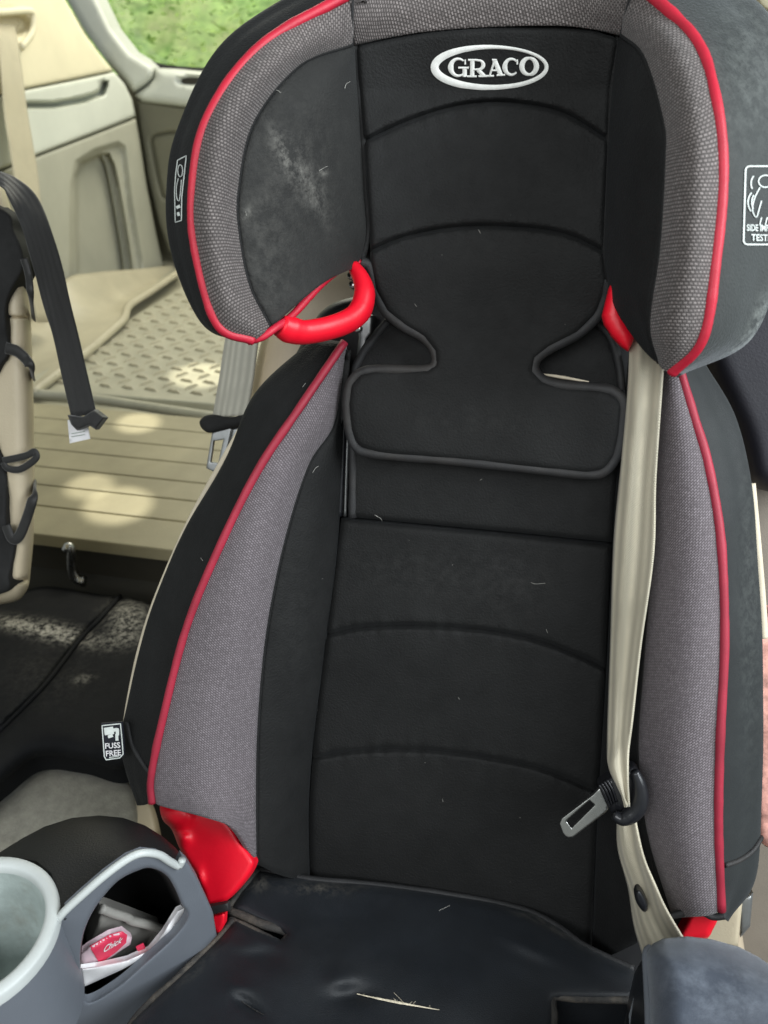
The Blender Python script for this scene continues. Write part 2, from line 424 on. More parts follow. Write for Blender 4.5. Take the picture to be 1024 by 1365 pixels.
M['bindworn'] = plain('frayed_binding', (0.03, 0.028, 0.026), 0.8, 0.3, 90, 0.8, 700, dust_light=((0.33, 0.27, 0.20), 130, 0.75))
M['mesh'] = mesh_fabric('grey_spacer_mesh', 0.0027, 0.0019, 0.00084, 14, (0.042, 0.036, 0.034), (0.275, 0.242, 0.232), 0.7)
M['mesh2'] = mesh_fabric('grey_twill_mesh', 0.0025, 0.0015, 0.0006, 36, (0.066, 0.056, 0.060), (0.235, 0.206, 0.222), 0.5)
M['pipe'] = plain('red_piping', (0.47, 0.010, 0.032), 0.5, 0.14, 40, 0.3, 1500)
M['pipe2'] = plain('red_piping_dull', (0.32, 0.016, 0.038), 0.55, 0.2, 25, 0.3, 1500)
M['red'] = plain('red_plastic', (0.86, 0.004, 0.022), 0.45, 0.06, 30, 0.15, 400)
M['shell'] = plain('black_shell_plastic', (0.012, 0.012, 0.013), 0.5, 0.1, 20, 0.2, 700)
M['blackgloss'] = plain('black_gloss_plastic', (0.012, 0.0125, 0.015), 0.3, 0.1, 30, 0.15, 500)
M['cream'] = plain('cream_foam_edge', (0.66, 0.58, 0.44), 0.6, 0.15, 40)
M['thread'] = plain('white_thread', (0.78, 0.78, 0.74), 0.7, 0.08, 200, 0.6, 1800)
M['ink'] = plain('white_label_ink', (0.62, 0.66, 0.63), 0.6, 0.2, 90)
M['inkgreen'] = plain('grey_label_ink', (0.36, 0.40, 0.36), 0.6, 0.25, 120)
M['tagblack'] = plain('black_tag', (0.012, 0.013, 0.02), 0.35, 0.1, 60)
M['metal'] = plain('steel', (0.55, 0.55, 0.53), 0.28, 0.12, 60, metal=1)
M['alu'] = plain('grey_zinc', (0.35, 0.36, 0.36), 0.42, 0.12, 60, metal=0.8)
M['greyplastic'] = plain('slate_grey_plastic', (0.145, 0.16, 0.185), 0.45, 0.06, 14, 0.25, 900, dust_light=((0.4, 0.42, 0.45), 60, 0.02))
M['whitetrim'] = plain('pale_grey_trim', (0.50, 0.53, 0.52), 0.45, 0.08, 20, 0.1, 600)
M['cupin'] = plain('scuffed_cup_lining', (0.40, 0.46, 0.44), 0.5, 0.3, 25, 0.4, 200, dust_light=((0.20, 0.17, 0.12), 40, 1.2))
M['armpad'] = plain('charcoal_arm_pad', (0.012, 0.0122, 0.012), 0.48, 0.2, 16, 0.7, 800, spec=0.36)
M['armpad2'] = plain('skylit_arm_pad', (0.042, 0.052, 0.072), 0.55, 0.22, 16, 0.4, 1500, dust_light=((0.26, 0.29, 0.34), 40, 0.3), sheen=0.25)  # dark arm pad, blue sky light painted into its base and pale patches
M['belt'] = webbing('beige_webbing', (0.54, 0.49, 0.37))
M['belt2'] = webbing('pale_grey_webbing', (0.56, 0.54, 0.45))
M['belt3'] = webbing('cream_webbing', (0.56, 0.50, 0.34))
M['blackweb'] = webbing('black_webbing', (0.011, 0.0105, 0.010))
M['leather'] = plain('beige_leather', (0.56, 0.48, 0.34), 0.5, 0.08, 10, 0.4, 500)
M['peach'] = plain('tan_seat_leather', (0.56, 0.46, 0.33), 0.5, 0.1, 10, 0.4, 500)
M['dark'] = plain('dark_cover', (0.010, 0.010, 0.010), 0.85, 0.3, 40, 0.6, 600)
M['navy'] = plain('dark_navy_cover', (0.012, 0.011, 0.018), 0.6, 0.3, 12, 0.4, 500)
M['pink'] = plain('pink_quilt', (0.68, 0.34, 0.28), 0.8, 0.45, 130, 1.0, 120)
M['taupe'] = plain('taupe_door_panel', (0.22, 0.19, 0.155), 0.6, 0.12, 14, 0.4, 700)
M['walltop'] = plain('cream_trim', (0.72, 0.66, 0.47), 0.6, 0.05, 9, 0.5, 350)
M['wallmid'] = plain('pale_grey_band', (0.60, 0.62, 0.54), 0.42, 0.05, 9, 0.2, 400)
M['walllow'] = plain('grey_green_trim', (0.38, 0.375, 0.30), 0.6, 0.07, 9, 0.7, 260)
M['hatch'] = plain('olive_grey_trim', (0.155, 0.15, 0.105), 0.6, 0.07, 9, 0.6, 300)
M['hatchtop'] = plain('pale_ledge', (0.55, 0.57, 0.51), 0.4, 0.06, 9, 0.3, 300)
M['rubber'] = plain('beige_rubber_mat', (0.46, 0.42, 0.30), 0.45, 0.12, 8, 0.3, 300, dust_light=((0.45, 0.4, 0.28), 20, 0.12))
M['rubber2'] = plain('grey_beige_rubber', (0.40, 0.385, 0.29), 0.42, 0.14, 12, 0.3, 300)
M['slat'] = plain('olive_beige_slat', (0.335, 0.30, 0.19), 0.48, 0.14, 10, 0.4, 250, dust_light=((0.38, 0.33, 0.2), 30, 0.2))
M['slatdark'] = plain('slat_gap', (0.03, 0.027, 0.018), 0.8)
M['underseat'] = plain('shaded_taupe_seat_base', (0.045, 0.043, 0.034), 0.55, 0.15, 12, 0.4, 500)  # taupe darkened in colour to hold the shade under the slats
M['brownbase'] = plain('brown_taupe_base', (0.03, 0.024, 0.018), 0.6, 0.15, 12, 0.4, 500)
M['folded'] = plain('dusty_black_seat_cover', (0.0045, 0.005, 0.006), 0.75, 0.2, 20, 0.6, 700, spec=0.2, dust_light=((0.42, 0.40, 0.34), 150, 0.02))
M['carpet'] = plain('grey_beige_carpet', (0.32, 0.305, 0.25), 0.9, 0.18, 90, 1.0, 420, sheen=0.2)
M['paper'] = plain('white_paper', (0.74, 0.73, 0.74), 0.7, 0.05, 60)
M['pinkpaper'] = plain('pink_paper', (0.66, 0.50, 0.55), 0.6, 0.08, 60)
M['redpaper'] = plain('red_print', (0.66, 0.035, 0.09), 0.5, 0.1, 60)
M['carton'] = plain('grey_carton', (0.30, 0.29, 0.265), 0.6, 0.12, 30, 0.2, 300)
M['foam'] = plain('torn_foam', (0.62, 0.55, 0.42), 0.9, 0.3, 200, 0.8, 500)
M['lint'] = plain('pale_lint', (0.36, 0.35, 0.32), 0.9)

# ------------------------------------------------------------------ the setting: car body, cargo floor, outside
ZF = 0.65
XW = -1.26
YR = 2.45
def zplane(z): return lambda x, y, o: UZ(x, y, z+o)
def xplane(x0): return lambda x, y, o: UX(x, y, x0+o)
def yplane(y0): return lambda x, y, o: UY(x, y, y0-o)
# outside bank
def ground_mat():
    m, nt, b = nodes('grassy_bank')
    a = ramp(nt, noise_(nt, 1.6, 5), 0.48, 0.70); g = mixc(nt, ramp(nt, noise_(nt, 14, 5), 0.3, 0.7), (0.07, 0.15, 0.03), (0.26, 0.40, 0.12))
    br = mixc(nt, ramp(nt, noise_(nt, 22, 5), 0.35, 0.65), (0.10, 0.10, 0.045), (0.36, 0.34, 0.20))
    nt.links.new(mixc(nt, a, g, br), b.inputs['Base Color']); b.inputs['Roughness'].default_value = 0.9; return m
def leaf_mat(name, c0, c1):
    m, nt, b = nodes(name); oi = N_(nt, 'ShaderNodeAttribute', attribute_name='dust_light')
    cc = mixc(nt, oi.outputs['Fac'], c0, c1); nt.links.new(cc, b.inputs['Base Color']); b.inputs['Roughness'].default_value = 0.6
    tl_ = N_(nt, 'ShaderNodeBsdfTranslucent'); nt.links.new(cc, tl_.inputs[0]); mx_ = N_(nt, 'ShaderNodeMixShader'); mx_.inputs[0].default_value = 0.5
    nt.links.new(b.outputs[0], mx_.inputs[1]); nt.links.new(tl_.outputs[0], mx_.inputs[2]); nt.links.new(mx_.outputs[0], nt.nodes['Material Output'].inputs[0]); return m
gv, gf = [], []
nx, ny = 40, 30
for j in range(ny):
    for i in range(nx):
        x = -7+10*i/(nx-1); t = j/(ny-1); y = 3.2+6*t
        z = 0.5+2.9*t**0.8+0.12*noise.noise(Vector((x*1.3, y*1.3, 0)))
        gv.append((x, y, z))
gf = [(j*nx+i, j*nx+i+1, (j+1)*nx+i+1, (j+1)*nx+i) for j in range(ny-1) for i in range(nx-1)]
g = mesh_obj('ground', gv, gf, ground_mat()); fix(g, kind='structure')
lv, lf, la = [], [], []
for k in range(22000):
    x = random.uniform(-5, 1.2); t = random.random()**1.2; y = 3.3+4.5*t*1.2
    tt = (y-3.2)/6; z = 0.5+2.9*tt**0.8
    if x > -0.9+0.35*noise.noise(Vector((x, y, 3)))*3 and random.random() < 0.8: continue
    hgt = random.random()**2*0.35
    c = Vector((x, y, z+0.02+hgt)); a = random.uniform(0, 2*pi); s = random.uniform(0.008, 0.028)
    d1 = Vector((cos(a), sin(a), random.uniform(-.6, .6)))*s; d2 = Vector((-sin(a), cos(a), random.uniform(-.6, .9)))*s*0.45
    b = len(lv); lv += [c-d1, c+d2, c+d1, c-d2]; lf.append((b, b+1, b+2, b+3)); q = random.random()**1.2; la += [q]*4
o = mesh_obj('shrub_foliage', [tuple(v) for v in lv], lf, leaf_mat('leaves', (0.07, 0.18, 0.02), (0.42, 0.60, 0.16)), None, None, False, {'dust_light': la})
fix(o, 'green leafy undergrowth on the bank outside the rear window', 'foliage', kind='stuff')

# left side wall of the cargo bay
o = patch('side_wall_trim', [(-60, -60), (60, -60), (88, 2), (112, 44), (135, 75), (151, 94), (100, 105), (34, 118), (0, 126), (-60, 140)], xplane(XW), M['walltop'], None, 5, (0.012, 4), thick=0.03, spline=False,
          bump=lambda Q, de: -0.045*np.clip((12-np.sqrt(((Q[:, 0]-12)/2.6)**2+((Q[:, 1]-32)/1.6)**2))/5, 0, 1))
fix(o, kind='structure')
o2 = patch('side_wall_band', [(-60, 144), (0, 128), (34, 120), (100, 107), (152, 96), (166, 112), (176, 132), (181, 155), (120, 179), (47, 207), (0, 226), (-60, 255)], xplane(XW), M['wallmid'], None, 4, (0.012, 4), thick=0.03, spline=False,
           bump=lambda Q, de: -0.05*np.clip(6-dist_poly(Q, np.array([(20, 140), (70, 140), (110, 133), (135, 124), (139, 112)]), False), 0, 6)/6*np.where(Q[:, 0] > 10, 1, 0),
           seams=[([(20, 140+k), (70, 140+k), (110, 133+k), (135, 124+k), (139+k, 112)], 0.0, 3.0) for k in (-6, 0, 6)])
fix(o2, kind='structure')
al = np.array([(101, 375), (99, 300), (98, 235), (106, 216), (132, 204), (146, 203), (154, 220), (164, 270), (176, 345), (178, 375)])
big = np.array([(92, 390), (93, 250), (100, 214), (125, 198), (158, 188), (168, 195), (176, 260), (190, 345), (192, 385)])
def alc(Q, de):
    i = inside(Q, al); d = dist_poly(Q, al, True)
    j = inside(Q, big); e = dist_poly(Q, big, True)
    return -0.05*np.where(i, np.clip(d/5, 0, 1), 0)-0.02*np.where(j, np.clip(e/7, 0, 1), 0)
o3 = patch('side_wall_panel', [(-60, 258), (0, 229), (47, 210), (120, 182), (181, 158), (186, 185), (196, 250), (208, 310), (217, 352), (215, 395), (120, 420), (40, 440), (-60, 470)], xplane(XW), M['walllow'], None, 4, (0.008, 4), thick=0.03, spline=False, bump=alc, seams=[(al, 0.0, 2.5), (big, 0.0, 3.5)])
fix(o3, kind='structure')
# pillar round the rear window and the rear trim
pil = lambda x, y, o: UY(x, y, YR-o-0.0)
o = patch('window_pillar', [(60, -60), (105, -60), (130, -4), (150, 38), (175, 70), (200, 85), (206, 90), (204, 103), (196, 112), (178, 124), (166, 108), (150, 92), (132, 68), (112, 40), (89, 0)], pil, M['hatchtop'], None, 4, (0.03, 9), thick=0.05, spline=False)
fix(o, kind='structure')
o = patch('rear_wall_ledge', [(207, 91), (230, 92), (260, 95), (330, 98), (420, 100), (420, 150), (300, 148), (240, 142), (190, 136), (179, 127), (197, 114), (206, 104)], pil, M['hatchtop'], None, 4, (0.03, 12), thick=0.05, spline=False,
          bump=lambda Q, de: -0.03*np.clip(1.6-np.sqrt(((Q[:, 0]-255)/14)**2+((Q[:, 1]-108)/5)**2), 0, 1))
fix(o, kind='structure')
sq = [(330, 176), (250, 176), (212, 180), (203, 186), (204, 200), (214, 250), (222, 265), (250, 269), (330, 268)]
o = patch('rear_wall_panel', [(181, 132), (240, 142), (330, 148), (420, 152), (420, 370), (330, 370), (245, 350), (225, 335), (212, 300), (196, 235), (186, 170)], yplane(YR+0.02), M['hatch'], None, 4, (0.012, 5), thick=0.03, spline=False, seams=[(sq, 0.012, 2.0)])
fix(o, kind='structure')
# window
gm, nt, b = nodes('window_glass')
tr = N_(nt, 'ShaderNodeBsdfTransparent'); gl = N_(nt, 'ShaderNodeBsdfGlossy'); gl.inputs['Roughness'].default_value = 0.03; mx = N_(nt, 'ShaderNodeMixShader'); mx.inputs[0].default_value = 0.06
nt.links.new(tr.outputs[0], mx.inputs[1]); nt.links.new(gl.outputs[0], mx.inputs[2]); nt.links.new(mx.outputs[0], nt.nodes['Material Output'].inputs[0])
o = patch('rear_window', [(110, -60), (130, -6), (150, 36), (175, 67), (200, 82), (230, 89), (420, 97), (420, -60)], yplane(YR+0.06), gm, None, 12, thick=0.004, spline=False); fix(o, 'clear rear hatch window with green bank behind it', 'window')
ws = tube('rubber_seal', np.array([UY(*q, YR+0.04) for q in cat([(104, -50), (131, -4), (151, 37), (176, 69), (201, 84), (232, 91), (300, 95), (420, 99)], 50)]), 0.007, M['dark'], o)
# small coat slot in rear ledge and dark slot of the belt guide
sl = patch('rear_slot', [(240, 103), (270, 104), (270, 113), (242, 112)], yplane(YR-0.012), M['slatdark'], None, 3, (0.002, 2), thick=0.004, spline=False); fix(sl, kind='structure')
bk = patch('side_wall_back', [(-80, -80), (58, -80), (86, 0), (133, 75), (150, 96), (170, 120), (182, 160), (200, 250), (220, 400), (100, 440), (-80, 500)], xplane(XW-0.075), M['hatch'], None, 16, thick=0.01, spline=False); fix(bk, kind='structure')
bk = patch('rear_wall_back', [(120, 100), (205, 100), (430, 112), (430, 390), (215, 390), (170, 200)], yplane(YR+0.09), M['hatch'], None, 16, thick=0.01, spline=False); fix(bk, kind='structure')
fl0 = box('car_floor', (-1.6, 1.2, -0.6, 1.2, 0.22, 0.25), M['brownbase'], None, 0); fix(fl0, kind='structure')
# floor
o = box('cargo_floor', (XW-0.05, 0.9, 1.30, YR+0.1, ZF-0.10, ZF-0.02), M['rubber2'], None, 0); fix(o, kind='structure')

# rubber mat with raised treads
mat_root = root('cargo_mat', (-0.5, 1.8, ZF), 'beige rubber cargo mat with raised diamond treads and a lipped edge', 'mat')
box('sheet', (-1.06, 0.6, 1.36, 2.42, ZF-0.018, ZF), M['rubber2'], mat_root, 0.004)
lipk = [(44, 524, 0.012), (75, 500, 0.012), (115, 470, 0.014), (150, 440, 0.016), (166, 424, 0.02), (172, 408, 0.02), (200, 389, 0.02), (240, 362, 0.02)]
LP = np.array([UZ(k[0], k[1], ZF+k[2]) for k in cat(lipk, 40)])
tube('lip', LP, 0.010, M['rubber'], mat_root, 8)
tube('front_lip', np.array([UZ(*q, ZF+0.008) for q in cat([(40, 524), (120, 531), (200, 543), (320, 560), (420, 570)], 20)]), 0.010, M['rubber2'], mat_root, 8)
topk = [(-20, 470, .10), (40, 428, .12), (60, 410, .13), (88, 372, .15), (120, 364, .15), (150, 361, .14), (190, 358, .12), (240, 352, .06)]
TP = np.array([UX(k[0], k[1], XW+0.03) for k in cat(topk, 40)])
loft('side_flap', [LP, (LP+TP)/2+np.array([-.02, 0, -.03]), TP], M['rubber'], mat_root, 8, 0, 0.006, wrinkle=(0.012, 6))
tw = None; nt_ = 0
def tread_geo(l, wd, h):
    V = []; n = 6
    for z, k in ((0, 1.0), (h, 0.55)):
        for i in range(n):
            t = 2*pi*i/n+pi/6; V.append((l*k*cos(t), wd*k*sin(t), z))
    return V, [(i, (i+1) % n, n+(i+1) % n, n+i) for i in range(n)]+[tuple(range(n, 2*n))]
tv, tf = tread_geo(0.0205, 0.0032, 0.006)
tme = bpy.data.meshes.new('tread'); tme.from_pydata(tv, [], tf); tme.materials.append(M['rubber'])
for j in range(32):
    for i in range(17):
        x = -1.03+0.050*i+(0.025 if j % 2 else 0); y = 1.40+0.031*j
        px, py = proj((x, y, ZF))
        lx = np.interp(py, [360, 408, 424, 470, 524], [245, 178, 172, 121, 46])
        if px < lx+6 or px > 345 or nt_ >= 300: continue
        t = bpy.data.objects.new('tread', tme); COL.objects.link(t); t.parent = mat_root
        t.location = (x-mat_root.location.x, y-mat_root.location.y, 0.0); t.rotation_euler = (0, 0, radians(62 if j % 2 else -14)); nt_ += 1
# folded third row: slatted back
sr = root('folded_seat_back', (-0.5, 0.85, ZF-0.02), 'folded third row seat back covered in olive beige slats', 'seat')
ys = [UZ(48, y, ZF+0.012)[1] for y in (712, 673, 645, 621, 597, 577, 556, 537)]
for a, bb in zip(ys[:-1], ys[1:]):
    box('slat', (-1.08, 0.5, a+0.0012, bb-0.0012, ZF-0.008, ZF+0.012), M['slat'], sr, 0.002)
box('slat_bed', (-1.07, 0.5, ys[0]+0.02, ys[-1], ZF-0.06, ZF+0.004), M['slatdark'], sr, 0)
box('front_edge', (-1.06, 0.5, ys[0]+0.03, ys[0]+0.08, ZF-0.20, ZF-0.03), M['underseat'], sr, 0.015)
# seat base and latch under it
sb = root('seat_base', (-0.6, 0.85, 0.4), 'dark taupe seat base in the gap under the folded seat back', 'seat base')
box('cushion', (-1.0, -0.48, ys[0]-0.02, ys[0]+0.03, 0.35, ZF-0.115), M['brownbase'], sb, 0.02)
box('side_block', (-0.70, -0.44, ys[0]-0.045, ys[0]+0.02, 0.35, ZF-0.15), M['brownbase'], sb, 0.02)
lt = tube('latch_loop', np.array([UY(*q, ys[0]-0.02) for q in cat([(88, 733), (91, 728), (95, 733), (95, 748), (97, 762), (104, 773), (113, 775)], 30)]), [0.006, 0.006, 0.006, 0.007, 0.008], M['metal'])
fix(lt, 'curved steel latch loop below the olive slats', 'latch')

for q, ang, pw in (((266, 500), 4.6, 150), ((186, 574), 2.8, 150), ((160, 685), 3.6, 130), ((122, 660), 2.6, 110)):
    t = UZ(*q, ZF); spot('sunbeam', t, ang, pw, (t[0]-0.5, t[1]+0.75, t[2]+1.5))

# ------------------------------------------------------------------ neighbouring seat parts at left
fs = root('folded_middle_seat', (-0.5, 0.5, 0.4), 'black covered folded seat with white crumbs and a welted seam', 'seat')
o = patch('cover', [(-60, 830), (0, 806), (38, 786), (68, 782), (120, 790), (210, 812), (230, 900), (215, 990), (165, 1026), (110, 1014), (50, 1010), (0, 1046), (-60, 1085)], zplane(0.60), M['folded'], fs, 6, (0.03, 34), thick=0.02, wrinkle=(0.006, 9),
          seams=[([(158, 798), (135, 825), (108, 853), (60, 915), (0, 975), (-50, 1020)], 0.010, 5)],
          dust_light=[(70, 842, 50, 10, 12, 2.4), (20, 832, 26, 7, 10, 1.6), (170, 822, 26, 20, -10, 1.3), (165, 850, 30, 12, -10, .8), (110, 905, 12, 4, -15, .8), (60, 900, 60, 40, 0, .06)], uvax=((1, 0, 0), (0, 1, 0)))
tr_ = bvh(o)
tube('welt', np.array([drape(*q, tr_, 0.002) for q in cat([(160, 797), (135, 826), (108, 854), (60, 916), (0, 976)], 50)]), 0.0035, M['folded'], fs)
cb = root('carpeted_seat_edge', (-0.4, 0.4, 0.4), 'worn grey beige carpeted block beside the cup holder', 'seat edge')
patch('carpet', [(-60, 1080), (0, 1062), (50, 1020), (110, 1022), (168, 1038), (186, 1058), (190, 1110), (150, 1220), (0, 1300), (-60, 1250)], zplane(0.545), M['carpet'], cb, 7, (0.02, 18), thick=0.1, wrinkle=(0.006, 10))
patch('side_panel', [(160, 1062), (186, 1056), (205, 1075), (212, 1120), (180, 1140), (150, 1110)], zplane(0.548), M['leather'], cb, 6, (0.012, 10), thick=0.08)

ls = root('left_seat_back', (-0.75, 0.6, 0.5), 'beige leather seat back at the left edge, wrapped in a strapped black cover', 'seat')
patch('backrest', [(-140, 160), (-20, 215), (0, 240), (14, 275), (30, 325), (38, 366), (41, 420), (44, 500), (46, 600), (46, 690), (42, 750), (34, 790), (0, 806), (-140, 820)], m_back(-0.13), M['leather'], ls, 6, (0.035, 24), thick=0.09, back_shift=(-0.09, 0, 0), seams=[([(-30, 421), (10, 422), (44, 424)], 0.004, 1.6), ([(-30, 782), (10, 778), (40, 772)], 0.01, 3)])
patch('cover', [(-140, 230), (0, 276), (20, 308), (33, 343), (31, 362), (16, 390), (9, 412), (11, 440), (14, 462), (10, 478), (0, 492), (-20, 540), (-2, 596), (6, 612), (11, 645), (10, 700), (15, 716), (22, 722), (14, 765), (0, 792), (-140, 800)], m_back(-0.092), M['dark'], ls, 5, (0.006, 7), thick=0.02, wrinkle=(0.006, 40))
def pt(keys, rad, name='strap', mat='blackweb', par=ls, fl=0.3):
    ptube(name, keys, -0.085, rad, M[mat], par, 40, 8, fl, up=NRM)
pt([(8, 464), (22, 468), (34, 478), (41, 490), (44, 502, -.12)], 0.0055)
pt([(4, 614), (20, 611), (36, 607), (46, 602), (49, 609), (40, 618), (25, 626), (10, 624), (4, 616)], 0.0035)
pt([(8, 700), (16, 718), (26, 714), (36, 690), (45, 660), (47, 645, -.13)], 0.0055)
pt([(32, 345), (38, 365), (41, 395), (45, 425, -.13)], 0.004)

hs = root('hanging_strap', tuple(S(60, 300, -0.06)), 'black webbing strap hanging down beside the beige seat back, knotted end', 'strap')
L = rail([(-30, 232, -.09), (0, 247, -.07), (12, 261, -.06), (27, 298, -.055), (39, 335, -.05), (57, 405, -.05), (70, 446, -.05), (82, 500, -.05), (95, 556, -.05)], 60)
Rr = rail([(-30, 216, -.10), (0, 228, -.085), (20, 236, -.085), (45, 256, -.075), (62, 288, -.07), (82, 352, -.06), (98, 421, -.055), (114, 490, -.05), (128, 552, -.05)], 60)
loft('webbing', [L, (L+Rr)/2+0.002*NRM, Rr], M['blackweb'], hs, 8, 0, 0.002, wrinkle=(0.002, 25))
patch('folded_end', [(90, 553), (110, 556), (126, 546), (140, 557), (128, 573), (119, 567), (103, 574), (95, 566)], m_back(-0.045), M['blackweb'], hs, 3, (0.004, 4), thick=0.006, spline=False)
tg = patch('care_label', [(90, 560), (93, 591), (120, 585), (116, 562)], m_back(-0.055), M['paper'], hs, 4, thick=0.0008, spline=False)
decal('print', [(line((96, 578+4*k), (114, 575+4*k)), 1.2, False) for k in range(2)], bvh(tg), M['inkgreen'], hs)

# third row belt on the side wall
rb = root('side_wall_belt', tuple(UX(30, 150, XW)), 'cream seat belt running down the cargo side wall', 'seat belt')
L = np.array([UX(x, y, XW+o) for x, y, o in cat([(-8, 30, .0), (-2, 50, .03), (2, 100, .05), (6, 150, .06), (12, 190, .07), (20, 240, .08), (32, 330, .1), (50, 430, .12)], 50)])
Rr = np.array([UX(x, y, XW+o) for x, y, o in cat([(20, 34, .0), (25, 60, .02), (31, 105, .04), (38, 155, .05), (44, 190, .06), (52, 240, .07), (60, 330, .09), (72, 430, .11)], 50)])
loft('webbing', [L, (L+Rr)/2, Rr], M['belt3'], rb, 6, 0, 0.002)
fr = tube('guide_frame', np.array([UX(*q, XW+0.014) for q in cat([(-40, 17), (0, 16), (34, 14), (43, 17), (45, 28), (42, 44), (28, 63)], 40)]), 0.008, M['walltop'], rb)

# ------------------------------------------------------------------ the vehicle seat under and behind the child seat, right side
vsr = root('vehicle_seat', (0.0, 0.62, 0.4), 'tan leather car seat that carries the child seat', 'seat')
patch('backrest', [(338, 1000), (330, 620), (334, 530), (350, 450), (372, 400), (420, 350), (560, 320), (800, 330), (930, 420), (960, 560), (960, 1000), (900, 1100), (400, 1100)], m_back(-0.15), M['peach'], vsr, 10, (0.05, 40), thick=0.10, wrinkle=(0.006, 12))
patch('cushion', [(190, 1180), (260, 1150), (600, 1160), (960, 1180), (990, 1250), (1000, 1420), (900, 1500), (300, 1500), (200, 1400)], zplane(0.50), M['peach'], vsr, 14, (0.03, 30), thick=0.15)
dp = root('door_side', (0.5, 0.7, 0.4), 'taupe door lining glimpsed at the lower right edge', 'door panel')
patch('lining', [(960, 630), (1140, 610), (1140, 1420), (1000, 1420), (960, 1300)], m_back(-0.19), M['taupe'], dp, 12, (0.01, 12), thick=0.04, spline=False)
patch('belt_anchor_cover', [(938, 1205), (990, 1200), (984, 1262), (930, 1270)], m_back(-0.02), M['leather'], dp, 6, (0.006, 6), thick=0.02, spline=False)
patch('hinge_plate', [(985, 1200), (1004, 1190), (1000, 1235), (987, 1250)], m_back(-0.05), M['alu'], dp, 5, (0.003, 5), thick=0.02, spline=False)
nv_ = patch('dark_seat_side', [(930, 440), (985, 400), (1060, 380), (1140, 400), (1140, 640), (1050, 655), (1003, 645), (985, 580)], m_back(-0.10), M['navy'], None, 8, (0.03, 30), thick=0.06); fix(nv_, 'dark navy padded cover behind the right headrest wing', 'seat cover')
pk = patch('pink_blanket', [(1000, 838), (1060, 830), (1080, 980), (1060, 1110), (1012, 1118), (1003, 980)], m_back(-0.06), M['pink'], None, 6, (0.012, 12), thick=0.02, wrinkle=(0.004, 40)); fix(pk, 'pink quilted fabric edge at the right of the seat', 'blanket')
pp = patch('roof_handle', [(1004, -60), (1100, -60), (1100, 26), (1030, 20), (1012, 14), (1006, 2)], m_back(-0.35), M['slat'], None, 6, (0.02, 8), thick=0.03, spline=False); fix(pp, 'olive beige roof grip in the upper right corner', 'grip')
ps = patch('door_window_frame', [(930, -70), (1160, -70), (1160, 130), (930, 130)], m_back(-0.60), M['paper'], None, 14, thick=0.02, spline=False); fix(ps, 'pale pillar trim behind the right headrest wing', 'pillar trim')

# ------------------------------------------------------------------ CHILD SEAT
cs = root('child_car_seat', (-0.02, 0.36, 0.50), 'black and grey high back child booster seat with red piping and armrests', 'child seat')
shell = patch('back_shell', [(215, 1050), (200, 1000), (215, 880), (250, 760), (310, 640), (350, 560), (385, 490), (412, 440), (432, 412), (470, 396), (560, 385), (780, 392), (860, 430), (930, 500), (975, 600), (992, 760), (995, 1000), (985, 1150), (930, 1200), (600, 1230), (300, 1190)], m_back(-0.035), M['shell'], cs, 12, (0.012, 12), thick=0.05)

patch('base_shell', [(210, 1150), (300, 1130), (600, 1180), (880, 1200), (930, 1260), (960, 1440), (150, 1440), (190, 1300)], zplane(0.585), M['shell'], cs, 12, (0.01, 12), thick=0.06, spline=False)
# --- backrest
lp_out = [(412, 1080), (419, 970), (436, 840), (449, 730), (455, 691), (560, 701), (690, 713), (816, 726), (812, 800), (808, 890), (802, 1000), (796, 1100), (788, 1285), (760, 1285), (700, 1265), (600, 1240), (500, 1225), (413, 1215)]
back = patch('backrest_cover', lp_out, m_back(0.0), M['black'], cs, 6, (0.007, 10), thick=0.02, spline=False, wrinkle=(0.0025, 14),
             seams=[([(436, 846), (480, 837), (540, 834), (600, 836), (660, 842), (720, 855), (780, 878), (812, 894)], 0.0055, 3.2), ([(412, 1012), (460, 1003), (520, 999), (580, 1001), (650, 1010), (720, 1025), (780, 1049), (805, 1062)], 0.004, 3.0)],
             dust_light=[(560, 760, 140, 40, 5, .14), (690, 780, 60, 80, 0, .1)])
up_ = patch('upper_cover', [(466, 689), (469, 600), (470, 500), (478, 478), (492, 455), (515, 428), (560, 418), (700, 418), (800, 430), (816, 452), (826, 485), (832, 525), (830, 570), (823, 640), (816, 723), (690, 710), (560, 698)], m_back(0.002), M['black'], back, 7, (0.006, 8), thick=0.015, spline=False)
ptube('binding', [(470, 690), (471, 600), (471, 510), (482, 475), (500, 450), (518, 428)], 0.006, 0.0035, M['bind'], back)
ptube('binding', [(798, 430), (815, 452), (825, 485), (829, 520)], 0.008, 0.003, M['bind'], back)
ptube('exposed_foam', [(724, 499), (750, 503), (785, 509)], 0.012, [.0008, .0014, .0006], M['cream'], back, 20, 6)
ptube('channel_edge', [(459, 560), (456, 620), (453, 688)], 0.002, 0.0022, M['blackgloss'], back, 20)
ptube('channel_edge', [(464, 560), (462, 620), (460, 688)], -0.004, 0.0016, M['alu'], back, 20)
